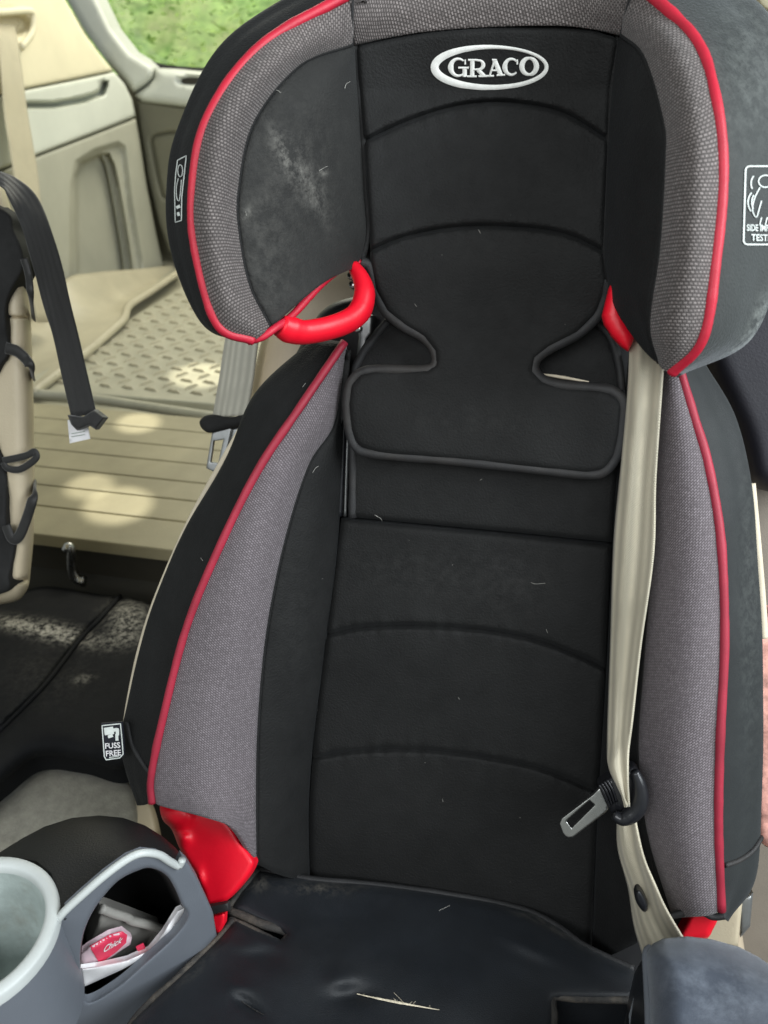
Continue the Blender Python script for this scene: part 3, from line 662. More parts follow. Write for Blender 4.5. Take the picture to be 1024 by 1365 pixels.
def side_parts(fold, seam, mid, pipe, outer, sgn, bot=None):
    fo, se, mi, pi_, ou = (rail(k) for k in (fold, seam, mid, pipe, outer))
    ba = ou - NRM*0.06 + np.array([-sgn*0.02, 0, 0])
    a = loft('bolster_lining', [fo, (fo+se)/2+NRM*0.004, se], M['black'], back, 8, 0.003, 0.006, wrinkle=(0.002, 18), dust_light=[(390, 800, 40, 120, 0, .08)])
    b = loft('mesh_panel', [se, mi, pi_], M['mesh2'], back, 9, 0.006, 0.005)
    tube('piping', pi_+NRM*0.0015, 0.0031, M['pipe2'], back, 8)
    c = loft('side_cover', [pi_, (pi_*0.45+ou*0.55)+NRM*0.006, ou, ba], M['side2'] if sgn > 0 else M['black'], back, 8, 0.0, 0.004, outdir=(sgn, -0.3, 0), wrinkle=(0.002, 15), dust_light=[(1000, 800, 15, 200, 0, .2)])
    tube('seam', se+NRM*0.0005, 0.0011, M['black'], back, 6)
    return a, b, c, pi_, ou
A = side_parts([(461, 468, .012), (458, 560, .008), (455, 640, .004), (450, 730, .003), (437, 840, .003), (420, 970, .003), (412, 1070, .004), (413, 1174, .006)],
               [(461, 466, .014), (447, 562, .02), (412, 620, .034), (380, 722, .046), (356, 845, .05), (345, 966, .052), (343, 1060, .055), (343, 1152, .058)],
               [(461, 462, .02), (424, 552, .04), (380, 622, .056), (340, 720, .068), (303, 838, .073), (281, 960, .077), (272, 1046, .08), (292, 1092, .08)],
               [(460, 456, .025), (400, 544, .05), (347, 623, .062), (298, 720, .07), (251, 833, .075), (218, 960, .08), (203, 1035, .082), (204, 1069, .082)],
               [(420, 450, .0), (343, 522, .02), (303, 608, .03), (250, 702, .035), (205, 808, .04), (177, 922, .045), (166, 988, .045), (190, 1067, .05)], -1)
B = side_parts([(838, 470, .01), (830, 560, .006), (820, 650, .003), (816, 725, .002), (808, 890, .002), (801, 1000, .002), (795, 1100, .003), (788, 1285, .006)],
               [(878, 486, .03), (876, 560, .036), (873, 640, .042), (869, 740, .046), (857, 886, .05), (850, 1000, .052), (862, 1110, .056), (897, 1224, .06)],
               [(892, 488, .045), (902, 560, .055), (910, 630, .062), (917, 730, .068), (913, 865, .073), (907, 990, .076), (910, 1100, .08), (928, 1216, .08)],
               [(905, 492, .045), (926, 560, .055), (944, 622, .062), (960, 720, .07), (965, 850, .075), (959, 990, .08), (957, 1100, .082), (961, 1212, .082)],
               [(935, 478, .01), (977, 548, .02), (997, 630, .028), (1009, 740, .034), (1017, 880, .04), (1017, 1030, .042), (1008, 1165, .045), (966, 1221, .05)], 1)
ptube('shell_rim', [(323, 572), (300, 612), (252, 700), (209, 800), (188, 866), (175, 926), (169, 962)], 0.018, 0.0032, M['cream'], cs, 50)
ptube('shell_rim', [(1001, 645), (1008, 720), (1014, 790), (1018, 850)], 0.012, 0.0034, M['cream'], cs, 50)
ta = bvh(A[2]); tb = bvh(B[2])
tube('lower_seam', np.array([drape(*q, ta, 0.0005) for q in cat([(170, 962), (177, 992), (190, 1015), (201, 1030)], 20)]), 0.0018, M['bind'], back)
tube('lower_seam', np.array([drape(*q, tb, 0.0005) for q in cat([(966, 1153), (985, 1146), (1003, 1133), (1014, 1116)], 20)]), 0.0018, M['bind'], back)
ptube('lower_edge', [(890, 1222), (915, 1216), (935, 1216), (950, 1222), (966, 1221)], 0.078, 0.0024, M['bind'], back)
patch('belt_slot_lining', [(896, 1222), (930, 1206), (922, 1245), (906, 1262)], m_back(0.03), M['bind'], back, 4, (0.002, 3), thick=0.01, spline=False)

# --- headrest with its flap
hr_out = ([(474, 60), (520, 50), (570, 42), (650, 36), (740, 34), (790, 39), (824, 51), (816, 110), (812, 170), (809, 230), (807, 290), (806, 340), (811, 376)] +
          [(806, 398), (796, 420), (770, 445), (733, 464), (715, 478), (712, 494), (724, 507), (750, 514), (800, 518), (820, 524), (830, 540), (827, 580), (821, 608), (806, 627), (782, 632), (700, 623), (600, 613), (500, 604), (476, 596), (467, 575), (464, 540), (468, 512), (480, 498), (500, 493), (570, 493), (581, 486), (580, 468), (565, 449), (540, 435), (515, 415), (500, 386), (494, 350)] +
          [(493, 310), (490, 260), (487, 210), (483, 160), (478, 110)])
def hd(x, y):
    t = min(max((y-330)/120, 0), 1); t = t*t*(3-2*t); s = (x-648)/165
    return (0.028+0.012*s*s+0.018*max(0, (120-y)/120))*(1-t)+0.026*t
head = patch('headrest', hr_out, m_back(hd), M['black'], cs, 6, (0.006, 9), thick=0.012, spline=False, wrinkle=(0.004, 20),
             seams=[([(484, 189), (534, 165), (596, 144), (652, 136), (702, 139), (753, 151), (812, 186)], 0.0055, 3.2), ([(488, 337), (534, 317), (596, 304), (652, 301), (719, 305), (764, 315), (808, 336)], 0.0055, 3.2)],
             dust_light=[(650, 330, 120, 30, 0, .1), (640, 560, 120, 30, 5, .14)])
fl_pipe = [(481, 350), (493, 356), (500, 386), (515, 415), (540, 435), (565, 449), (580, 467), (582, 484), (570, 493), (530, 493), (500, 493), (480, 498), (468, 512), (464, 540), (467, 575), (476, 596), (500, 604), (600, 613), (700, 623), (782, 632), (806, 627), (821, 608), (827, 580), (830, 540), (820, 524), (800, 518), (750, 514), (724, 507), (712, 494), (715, 478), (733, 464), (770, 445), (796, 420), (806, 398), (812, 372)]
tube('flap_binding', np.array([S(x, y, hd(x, y)+0.001) for x, y in cat(fl_pipe, 260)]), 0.0042, M['bind'], head, 8)
kL = dict(fold=[(474, 60, .05), (478, 110, .042), (483, 160, .038), (487, 210, .036), (490, 260, .036), (493, 310, .036), (483, 350, .036)],
          mid=[(472, 60, .055), (446, 100, .07), (416, 160, .085), (402, 220, .09), (398, 280, .09), (402, 340, .088), (426, 380, .08)],
          seam=[(470, 60, .06), (398, 89, .095), (338, 165, .12), (318, 253, .125), (319, 310, .125), (333, 380, .12), (361, 436, .11)],
          band=[(469, 27, .072), (372, 75, .117), (305, 160, .142), (285, 256, .148), (288, 320, .148), (308, 402, .14), (348, 446, .12)],
          pipe=[(470, -10, .08), (348, 61, .115), (277, 158, .138), (257, 259, .142), (262, 337, .142), (290, 432, .135), (338, 454, .12)],
          outer=[(425, -22, .05), (307, 61, .085), (245, 178, .105), (232, 256, .11), (240, 337, .11), (278, 432, .11), (330, 457, .10)])
kR = dict(fold=[(824, 50, .05), (816, 110, .042), (812, 170, .038), (809, 230, .036), (807, 290, .036), (806, 340, .036), (812, 376, .036)],
          mid=[(827, 49, .055), (842, 95, .07), (849, 165, .085), (850, 225, .09), (845, 290, .09), (838, 350, .088), (838, 425, .08)],
          seam=[(828, 47, .06), (859, 78, .095), (884, 163, .12), (886, 213, .125), (879, 331, .125), (866, 430, .12), (878, 484, .11)],
          band=[(836, 14, .072), (893, 64, .117), (920, 148, .142), (926, 225, .148), (917, 345, .148), (900, 440, .14), (886, 492, .12)],
          pipe=[(848, -24, .08), (926, 53, .115), (954, 135, .138), (963, 235, .142), (952, 359, .142), (936, 452, .135), (895, 497, .12)],
          outer=[(900, -50, .05), (1015, 16, .07), (1050, 110, .08), (1056, 225, .085), (1040, 340, .085), (1000, 452, .09), (905, 503, .10)])
wings = {}
for nm, K, sg in (('l', kL, -1), ('r', kR, 1)):
    rl = {k: rail(v, 90) for k, v in K.items()}
    ln = loft('wing_lining', [rl['fold'], rl['mid'], rl['seam']], M['black2'] if sg < 0 else M['black'], head, 14, 0.004, 0.012, wrinkle=(0.003, 14),
              dust_light=[(378, 205, 9, 34, -25, 1.3), (410, 245, 13, 48, -28, .95), (345, 290, 30, 50, 0, .2), (360, 370, 40, 50, 0, .22), (328, 285, 2.5, 7, 0, 4), (431, 230, 5, 5, 0, 1.6), (390, 220, 60, 90, 0, .2)] if sg < 0 else None)
    bd = loft('mesh_band', [rl['seam'], rl['band'], rl['pipe']], M['mesh'], head, 10, 0.002, 0.008)
    tube('piping', rl['pipe'], 0.0031 if sg < 0 else 0.0034, M['pipe'], head, 8)
    tw_ = np.clip((1-np.linspace(0, 1, 90))/0.3, 0, 1)[:, None]; ba = rl['outer']-NRM*(0.006+0.084*tw_)+np.array([-sg*0.03, 0, 0])*tw_
    sc_ = loft('side_cover', [rl['pipe'], rl['pipe']*0.4+rl['outer']*0.6+NRM*0.008, rl['outer'], ba], M['side'] if sg > 0 else M['black'], head, 9, 0, 0.008, outdir=(sg, -0.3, 0), wrinkle=(0.002, 12),
               dust_light=[(1000, 90, 50, 110, 0, .25), (985, 470, 36, 10, -40, 1.3), (1012, 425, 9, 36, 20, .8)] if sg > 0 else None)  # first blob paints the daylight gradient on the upper right, not dust
    tube('seam', rl['seam']+NRM*0.0006, 0.0012, M['black'], head, 6)
    tube('fold_seam', rl['fold']+NRM*0.0035, 0.0022, M['black'], head, 8)
    wings[nm] = (ln, bd, sc_, rl)
# lower edge of the left wing is edged in red
e = wings['l'][3]
ptube('piping', [(330, 455, .119), (350, 449, .117), (366, 438, .112), (388, 422, .098), (412, 396, .085), (432, 375, .072), (450, 361, .058), (470, 353, .045), (481, 350, .04)], .1, 0.0026, M['pipe'], head, 60)
# top band of the headrest and its back
tl = [(470, 61), (520, 50), (570, 42), (650, 36), (740, 34), (790, 39), (828, 48)]
def hdr(x, y, o): return S(x, y, hd(x, y)+o)
r0 = np.array([hdr(x, y, 0.006) for x, y in cat(tl, 60)]); r1 = np.array([S(x, y, d) for x, y, d in cat([(469, 27, .072), (520, 6, .062), (570, 0, .055), (650, -6, .052), (740, -8, .055), (790, -2, .062), (836, 14, .072)], 60)])
r2 = np.array([S(x, y, d) for x, y, d in cat([(470, -12, .08), (520, -40, .05), (570, -52, .045), (650, -58, .045), (740, -58, .045), (790, -50, .05), (848, -26, .08)], 60)])
r3 = r2-NRM*0.08
top = loft('mesh_band', [r0, r1, r2, r3], M['mesh'], head, 8, 0.0, 0.008)
for k, (a, b) in enumerate((((470, 60), (470, -10)), ((828, 48), (847, -22)))):
    ptube('seam', [(a[0], a[1], .060), ((a[0]+b[0])/2-1, (a[1]+b[1])/2, .074), (b[0], b[1], .082)], .08, 0.0012, M['bind'], head, 20)
patch('headrest_shell', [(300, 120), (380, 10), (460, -35), (840, -35), (950, 20), (985, 150), (975, 320), (900, 350), (830, 368), (700, 385), (520, 370), (480, 345), (420, 320), (320, 340), (290, 260)], m_back(0.0), M['shell'], head, 14, (0.015, 14), thick=0.03)

# --- embroidered logo
Tm = bvh(head)
def lz(pts): return [(560+x/5.12, 40+y/5.12) for x, y in pts]
st = []
ring_o = arc(476, 256, 403, 153, 0, 355, 72); ring_i = arc(490, 251, 362, 124, 0, 355, 72)
mid_ = [((a[0]+b[0])/2, (a[1]+b[1])/2) for a, b in zip(ring_o, ring_i)]
wd_ = [sqrt((a[0]-b[0])**2+(a[1]-b[1])**2)/5.12 for a, b in zip(ring_o, ring_i)]
st.append((lz(mid_), wd_, True))
def sk(pts, wd): st.append((lz(pts), np.array(wd)/5.12 if not np.isscalar(wd) else wd/5.12, False))
g_ = arc(262, 254, 52, 58, -48, -312, 26); sk(g_, [12]+list(np.interp(np.linspace(0, 1, 24), [0, .25, .5, .75, 1], [14, 22, 40, 22, 14]))+[12])
sk(line((307, 200), (309, 234)), 12); sk(line((262, 257), (334, 257)), 15); sk(line((305, 257), (305, 318)), 30)
sk(line((328, 204), (395, 204)), 14); sk(line((358, 200), (356, 320)), 30); sk(line((322, 316), (388, 316)), 14)
sk([(380, 205)]+arc(398, 237, 34, 31, -70, 80, 12)+[(365, 270)], [14]+list(np.interp(np.linspace(0, 1, 12), [0, .5, 1], [16, 30, 16]))+[13])
sk(line((395, 270), (438, 314)), 28); sk(line((400, 315), (458, 315)), 14)
sk(line((508, 205), (476, 312)), 14); sk(line((508, 203), (552, 308)), 32); sk(line((485, 275), (538, 275)), 12); sk(line((450, 313), (506, 313)), 14); sk(line((524, 308), (582, 306)), 14); sk(line((492, 203), (524, 203)), 13)
sk(arc(625, 251, 46, 54, -45, -318, 24), [12]+list(np.interp(np.linspace(0, 1, 22), [0, .25, .5, .75, 1], [14, 22, 36, 22, 14]))+[12]); sk(line((663, 200), (664, 234)), 13)
ao = arc(746, 248, 50, 56, 0, 352, 40); st.append((lz(ao), [(18+18*abs(cos(2*pi*k/40)))/5.12 for k in range(40)], True))
decal('logo', st, Tm, M['thread'], head, 0.0006, 0.0011)

# --- labels
Tr = bvh(wings['r'][2])
def rr(x0, y0, x1, y1, r, sh=0):
    P = arc(x1-r, y0+r, r, r, -90, 0, 5)+arc(x1-r, y1-r, r, r, 0, 90, 5)+arc(x0+r, y1-r, r, r, 90, 180, 5)+arc(x0+r, y0+r, r, r, 180, 270, 5)
    return [(x+sh*(y1-y)/(y1-y0), y) for x, y in P]
lab = [(resample(rr(990, 222, 1043, 326, 5, 3), 3, True), 2.2, True)]
lab += [(arc(1019, 242, 9, 8, 0, 352, 20), 1.6, True), (cat([(1012, 250), (1005, 264), (1002, 280), (1007, 290), (1011, 278), (1014, 268)], 20), 1.6, False), (cat([(1014, 290), (1012, 300), (1018, 302), (1022, 290), (1027, 300), (1034, 300)], 20), 1.6, False),
        (arc(1012, 245, 12, 14, 150, 225, 10), 1.8, False), (arc(1012, 270, 16, 18, 140, 225, 10), 1.8, False), (arc(1012, 270, 11, 15, 145, 220, 10), 1.8, False), (cat([(1027, 252), (1034, 265), (1036, 285)], 12), 1.6, False)]
lb = decal('impact_label', lab, Tr, M['ink'], head, 0.0006, 0.0002)
text_on('label_text', 'SIDE IMPACT', (994, 308), (45, 1), (0, -9), lambda x, y: drape(x, y, Tr, 0.0008), M['ink'], head)
text_on('label_text', 'TESTED', (1000, 321), (34, 1), (0, -9), lambda x, y: drape(x, y, Tr, 0.0008), M['ink'], head)
Tl = bvh(wings['l'][2])
lab = [(densify(np.array([(238, 214), (249.5, 208), (246, 240), (243.5, 262), (243, 294), (235, 296.5), (234, 255), (235.5, 232)]), 3), 1.3, True)]
lab += [(arc(241.5, 228, 3.2, 8, 0, 352, 16), 1.0, True), (resample(cat([(239, 238), (236.5, 250), (237, 264), (240, 268), (242, 254), (243, 240)], 20), 2), 1.0, False), (line((236.5, 277), (241.5, 275)), 4.0, False), (line((237.5, 286), (241, 285)), 5.0, False)]
decal('impact_label', lab, Tl, M['ink'], head, 0.0006, 0.0002)
# fuss free tag
tag = patch('tag', [(135, 964), (163, 962), (165, 985), (166, 1007), (160, 1011), (141, 1014), (138, 1008)], m_back(0.078), M['tagblack'], cs, 4, thick=0.0012, spline=False)
Tt = bvh(tag)
decal('tag_print', [(densify(np.array([(136.5, 967), (161, 964.5), (163, 985), (164.5, 1005), (160, 1010), (142, 1012.5), (139.5, 1008)]), 3), 1.5, True),
                    (line((139.5, 975), (152, 973)), 10, False), (line((152, 973), (157, 972), (157, 980)), 4.5, False), (line((156, 978), (156.5, 987)), 4, False), (line((144.5, 982), (151, 980)), 4, False), (line((146, 1009.5), (159, 1007.5)), 1.2, False)], Tt, M['ink'], tag, 0.0004, 0.0001)
dt = lambda x, y: drape(x, y, Tt, 0.0005, 0.079)
text_on('tag_text', 'FUSS', (141, 998), (20, -1.6), (-0.6, -7.5), dt, M['paper'], tag)
text_on('tag_text', 'FREE', (142, 1008), (20, -1.6), (-0.6, -7.5), dt, M['paper'], tag)

# --- red belt guides, post and hinges
ptube('belt_guide', [(472, 356, .045), (482, 373, .05), (486, 393, .055), (480, 414, .06), (464, 428, .068), (436, 438, .08), (406, 443, .09), (387, 440, .098), (374, 434, .104)], .06,
      [.0045, .0060, .0075, .0080, .0075, .0072, .0072, .0078, .0062], M['red'], cs, 60, 14, 1.25)
patch('belt_guide', [(817, 371), (824, 384), (832, 404), (841, 430), (847, 447), (843, 458), (838, 468), (828, 461), (815, 447), (806, 432), (803, 420), (808, 400), (812, 384)], m_back(.055), M['red'], cs, 3, (0.007, 14), thick=0.008, spline=False)
patch('headrest_post', [(486, 418), (498, 420), (496, 445), (490, 452), (484, 490), (474, 488), (478, 450), (476, 432)], m_back(-0.004), M['alu'], cs, 3, (0.003, 4), thick=0.01, spline=False)
for q in ((469, 368), (471, 380), (477, 438)):
    p = S(*q, .03); tube('rivet', [p-NRM*.004, p+NRM*.002, p+NRM*.003], [.003, .003, .0015], M['metal'], cs, 10)
patch('hinge', [(214, 1072), (234, 1069), (255, 1074), (287, 1083), (306, 1096), (322, 1122), (338, 1145), (338, 1156), (329, 1172), (310, 1194), (298, 1203), (277, 1207), (270, 1190), (262, 1170), (240, 1132), (229, 1106), (217, 1093)], m_back(lambda x, y: .052+.00018*(y-1070)), M['red'], cs, 3.5, (0.006, 7), thick=0.008,
      bump=lambda Q, de: 0.009*np.exp(-(((Q[:, 0]-238)/22)**2+((Q[:, 1]-1087)/16)**2)**2)+0.005*np.exp(-(((Q[:, 0]-245)/9)**2+((Q[:, 1]-1117)/9)**2))+0.003*np.exp(-(((Q[:, 0]-266)/6)**2+((Q[:, 1]-1170)/12)**2)))
patch('hinge', [(278, 1222), (301, 1216), (300, 1232), (292, 1246), (284, 1240)], m_back(.085), M['red'], cs, 3, (0.004, 4), thick=0.004, spline=False)
patch('hinge', [(926, 1213), (956, 1220), (950, 1240), (940, 1252), (905, 1254), (912, 1232)], m_back(.04), M['red'], cs, 3, (0.008, 8), thick=0.02)
patch('hinge_strap', [(274, 1209), (304, 1203), (306, 1214), (278, 1221)], m_back(.088), M['bind'], cs, 3, (0.002, 3), thick=0.003, spline=False)

# --- seat cushion
PZ, PY = 0.640, 0.415
pan_m = m_plane((0, PY, PZ), (0, 0.15, 1))
pan_out = [(322, 1186), (345, 1158), (380, 1166), (412, 1171), (500, 1179), (600, 1192), (660, 1203), (708, 1216), (745, 1236), (775, 1258), (812, 1277), (845, 1292), (858, 1330), (862, 1440), (150, 1440), (176, 1362), (240, 1300), (292, 1250), (312, 1226), (306, 1212)]
def dents(Q, de):
    g = lambda x, y, rx, ry, a, am: blobs(Q, [(x, y, rx, ry, a, am)])
    return g(560, 1290, 190, 60, 3, .005)-g(470, 1325, 26, 14, 0, .006)+g(450, 1308, 18, 16, 0, .005)-g(330, 1338, 28, 9, 35, .006)+g(315, 1320, 20, 14, 0, .004)-g(352, 1272, 30, 14, 20, .006)+g(330, 1262, 22, 10, 10, .004)+g(700, 1262, 40, 8, 25, .003)-g(380, 1215, 60, 30, 0, .003)+g(250, 1400, 90, 60, 0, .006)
slotL = [(312, 1214), (345, 1229), (372, 1240), (380, 1246), (374, 1252), (345, 1240), (310, 1222)]
slotR = [(742, 1334), (838, 1336), (842, 1420), (742, 1420)]
pan = patch('seat_cushion', pan_out, pan_m, M['pan'], cs, 6, (0.010, 13), holes=[slotL, slotR], thick=0.03, spline=False, bump=dents, wrinkle=(0.004, 19),
            dust_light=[(560, 1180, 110, 5, 4, .8), (430, 1183, 40, 8, 0, .6), (700, 1218, 60, 5, 25, .5), (340, 1175, 16, 12, 0, .7), (260, 1290, 50, 8, -42, .3), (760, 1247, 60, 6, 30, .4)], uvax=((1, 0, 0), (0, 1, 0)))
Tp = bvh(pan)
patch('slot_floor', [(300, 1205), (390, 1235), (390, 1262), (300, 1235)], lambda x, y, o: pan_m(x, y, o-0.02), M['shell'], pan, 8, thick=0.004, spline=False)
patch('slot_floor', [(735, 1328), (850, 1328), (850, 1440), (735, 1440)], lambda x, y, o: pan_m(x, y, o-0.03), M['blackgloss'], pan, 8, thick=0.004, spline=False)
def pd(keys, rad, mat, off=0.001, name='binding', n=60):
    tube(name, np.array([pan_m(x, y, off) for x, y in cat(keys, n)]), rad, M[mat], pan, 8)
pd([(342, 1160), (330, 1178), (316, 1196), (306, 1212), (325, 1221), (350, 1232), (384, 1243), (378, 1260), (371, 1276)], 0.0034, 'bindworn', 0.004)
pd([(346, 1160), (412, 1172), (500, 1180), (600, 1193), (660, 1204), (708, 1217), (745, 1237), (775, 1259), (812, 1278), (845, 1292)], 0.0030, 'bind', 0.003)
pd([(310, 1228), (292, 1250), (240, 1300), (176, 1364), (150, 1430)], 0.0030, 'bindworn', 0.003)
pd([(736, 1420), (739, 1360), (738, 1330), (770, 1331), (838, 1333)], 0.0028, 'bindworn', 0.008)
pd([(306, 1226), (330, 1236), (352, 1247), (366, 1256), (371, 1272)], 0.0026, 'bindworn', 0.003)
# torn slit showing foam
tear = cat([(476, 1326), (500, 1331), (525, 1336), (552, 1341), (586, 1347)], 40)
decal('torn_slit', [(tear, [0.6]+[1.0+2.2*sin(pi*k/38)*(0.8+0.4*random.random()) for k in range(38)]+[0.6], False)], Tp, M['foam'], pan, 0.0008, 0.0006)
tear2 = cat([(322, 1336), (332, 1343), (342, 1349), (352, 1354)], 16); decal('torn_slit', [(tear2, 1.1, False)], Tp, M['bindworn'], pan, 0.0008, 0.0004)
fr_ = []
for k in range(8):
    t = random.choice(tear); a = random.uniform(-2.6, -0.5); l = random.uniform(2, 6) if k else 20
    fr_.append(([(t[0], t[1]), (t[0]+cos(a)*l*.5+random.uniform(-1, 1), t[1]+sin(a)*l*.5), (t[0]+cos(a)*l, t[1]+sin(a)*l)], 0.45, False))
decal('loose_threads', fr_, Tp, M['foam'], pan, 0.0012, 0.0002)

# --- left armrest
ZA = 0.785
arm = root('arm_dummy', (0, 0, 0), '', ''); bpy.data.objects.remove(arm)
far = [(-30, 1150), (0, 1136), (29, 1118), (59, 1102), (97, 1090), (132, 1087), (164, 1090), (193, 1100), (217, 1115), (234, 1130), (243, 1141)]
padk = far+[(239, 1154), (226, 1150), (211, 1141), (190, 1139), (170, 1147), (141, 1168), (111, 1194), (86, 1217), (79, 1208), (77, 1185), (68, 1163), (49, 1148), (18, 1142), (0, 1143), (-30, 1160)]
farc = resample(cat(far, 60), 3)
def padb(Q, de):
    d = np.clip(dist_poly(Q, farc, False)/62, 0, 1); return -0.034*(1-np.sqrt(1-(1-d)**2))
padm = lambda x, y, o: UZ(x, y, ZA-0.006+o)
arml = patch('armrest', padk, padm, M['armpad'], cs, 4, (0.0, 1), thick=0.005, spline=False, bump=padb, uvax=((1, 0, 0), (0, 1, 0)))
trim = [(243, 1146), (241, 1151), (237, 1154), (226, 1148), (211, 1139), (190, 1137), (170, 1145), (141, 1166), (111, 1192), (86, 1215), (76, 1228)]
pa, pb, pc = UZ(240, 1150, ZA-0.008), UZ(90, 1216, ZA-0.008), UZ(288, 1242, 0.672)
side_m = m_three(pa, pb, pc)
tube('trim', np.array([side_m(*q, 0.0025) for q in cat(trim, 80)]), 0.0026, M['whitetrim'], arml, 8)
side_out = [(243, 1143), (237, 1155), (226, 1150), (211, 1141), (190, 1139), (170, 1147), (141, 1168), (111, 1194), (86, 1217), (74, 1232), (56, 1262), (30, 1298), (-10, 1345), (-40, 1440), (150, 1440), (172, 1366), (238, 1302), (289, 1247), (284, 1216), (264, 1172), (252, 1152)]
hole = [tuple(p) for p in resample(cat([(188, 1159), (205, 1158), (222, 1167), (233, 1184), (242, 1205), (250, 1222), (230, 1250), (195, 1282), (158, 1314), (118, 1336), (110, 1315), (107, 1290), (109, 1256), (117, 1229), (132, 1203), (158, 1174)], 120, True), 4, True)]
sp_ = patch('side_panel', side_out, side_m, M['greyplastic'], arml, 3.5, (0.0025, 5), holes=[hole], thick=0.006, spline=False)
hp = np.array(hole); hc = hp.mean(0)
w0 = np.array([side_m(x, y, -0.0015) for x, y in hp]); n_out = side_m(*hc, 0.01)-side_m(*hc, 0.0); nrm_side = n_out-((n_out) @ np.array([0, 0, 1]))*0; 
sn = np.cross(pb-pa, pc-pa); sn /= np.linalg.norm(sn); sn = sn if sn @ (C-pa) > 0 else -sn
rdir = ray(*hc)/np.linalg.norm(ray(*hc)); w1 = w0+rdir*0.10-sn*0.01; k = len(w0)
mesh_obj('pocket', np.vstack([w0, w1, [w1.mean(0)]]), [(i, (i+1) % k, k+(i+1) % k, k+i) for i in range(k)]+[(k+i, k+(i+1) % k, 2*k) for i in range(k)], M['armpad'], arml)
# --- cup holder
q3 = [UZ(x, y, ZA-0.004)[:2] for x, y in ((0, 1146), (74, 1203), (0, 1322))]
(ax, ay), (bx_, by_), (cx_, cy_) = q3
dd_ = 2*(ax*(by_-cy_)+bx_*(cy_-ay)+cx_*(ay-by_))
ux = ((ax*ax+ay*ay)*(by_-cy_)+(bx_**2+by_**2)*(cy_-ay)+(cx_**2+cy_**2)*(ay-by_))/dd_; uy = ((ax*ax+ay*ay)*(cx_-bx_)+(bx_**2+by_**2)*(ax-cx_)+(cx_**2+cy_**2)*(bx_-ax))/dd_
rc = sqrt((ax-ux)**2+(ay-uy)**2)
def lathe(name, prof, cx, cy, mat, parent, n=56):
    V = []; m = len(prof)
    for i in range(n):
        t = 2*pi*i/n
        for r_, z in prof: V.append((cx+r_*cos(t), cy+r_*sin(t), z))
    Fc = [(i*m+j, ((i+1) % n)*m+j, ((i+1) % n)*m+j+1, i*m+j+1) for i in range(n) for j in range(m-1)]
    return mesh_obj(name, V, Fc, mat, parent)
z0 = ZA-0.004
cup = lathe('cup_holder', [(rc+.0015, z0-.09), (rc+.0018, z0-.012), (rc+.002, z0-.006)], ux, uy, M['greyplastic'], cs)
lathe('rim', [(rc+.0025, z0-.008), (rc+.0025, z0-.001), (rc+.0015, z0+.001), (rc-.004, z0+.0012), (rc-.006, z0), (rc-.0065, z0-.005)], ux, uy, M['whitetrim'], cup)
lathe('lining', [(rc-.0062, z0-.003), (rc-.010, z0-.04), (rc-.016, z0-.085), (0.001, z0-.088)], ux, uy, M['cupin'], cup)

# --- right armrest
pad_r = [(862, 1270), (870, 1258), (884, 1251), (916, 1248), (949, 1252), (985, 1262), (1012, 1276), (1040, 1296), (1075, 1340), (1090, 1440), (872, 1440), (868, 1365), (866, 1310)]
armr = patch('armrest', pad_r, lambda x, y, o: UZ(x, y, ZA-0.018+o), M['armpad2'], cs, 5, (0.032, 46), thick=0.07, spline=False, wrinkle=(0.002, 40), uvax=((1, 0, 0), (0, 1, 0)), dust_light=[(950, 1320, 90, 60, 0, .5)])  # pale blob paints sky light on top of the pad
ptube('trim', [(866, 1262), (862, 1272), (863, 1300), (865, 1340), (866, 1400), (866, 1440)], 0, 0.003, M['whitetrim'], armr) if False else tube('trim', np.array([UZ(*q, ZA-0.022) for q in cat([(868, 1264), (862, 1272), (863, 1300), (865, 1340), (867, 1400), (868, 1440)], 40)]), 0.0028, M['greyplastic'], armr)
patch('side_panel', [(862, 1270), (866, 1440), (832, 1440), (836, 1340), (846, 1296)], m_three(UZ(862, 1272, ZA-.03), UZ(866, 1400, ZA-.03), UZ(840, 1320, .68)), M['blackgloss'], armr, 5, (0.003, 6), thick=0.01, spline=False)

# ------------------------------------------------------------------ things in the armrest pocket
pm = lambda dpt: (lambda x, y, o: side_m(x, y, o)-sn*dpt)
def inp(dpt):
    p0 = pa-sn*dpt; return m_plane(p0, sn)
tray = root('grey_carton', tuple(side_m(170, 1270, -0.03)), 'crumpled grey carton tucked in the armrest pocket', 'carton')
patch('tub', [(135, 1212), (150, 1216), (216, 1240), (214, 1262), (200, 1290), (165, 1310), (140, 1306), (118, 1264)], inp(0.035), M['carton'], tray, 4, (0.004, 8), thick=0.012, spline=False, wrinkle=(0.004, 60))
tm_ = inp(0.026)
tube('rim', np.array([tm_(x, y, 0) for x, y in cat([(135, 1211), (150, 1217), (170, 1223), (175, 1227), (195, 1232), (219, 1240)], 30)]), 0.0034, M['carton'], tray)
tube('straw_end', np.array([tm_(x, y, -0.002) for x, y in ((200, 1262), (206, 1253), (213, 1246))]), 0.004, M['carton'], tray, 10)
pk_ = root('sauce_packet', tuple(side_m(140, 1265, -0.02)), 'red and pink printed paper packet in the armrest pocket', 'packet')
pr = patch('sleeve', [(106, 1272), (119, 1262), (146, 1246), (164, 1241), (176, 1250), (174, 1259), (160, 1268), (132, 1288), (107, 1292)], inp(0.018), M['pinkpaper'], pk_, 3, (0.003, 8), thick=0.004, spline=False, wrinkle=(0.002, 90))
Tk = bvh(pr)
mk = [(120, 1262), (147, 1246.5), (163, 1242), (169, 1246), (168, 1256), (156, 1267), (133, 1284)]
patch('red_print', mk, lambda x, y, o: drape(x, y, Tk, 0.0006+o), M['redpaper'], pk_, 3, thick=0, spline=False)
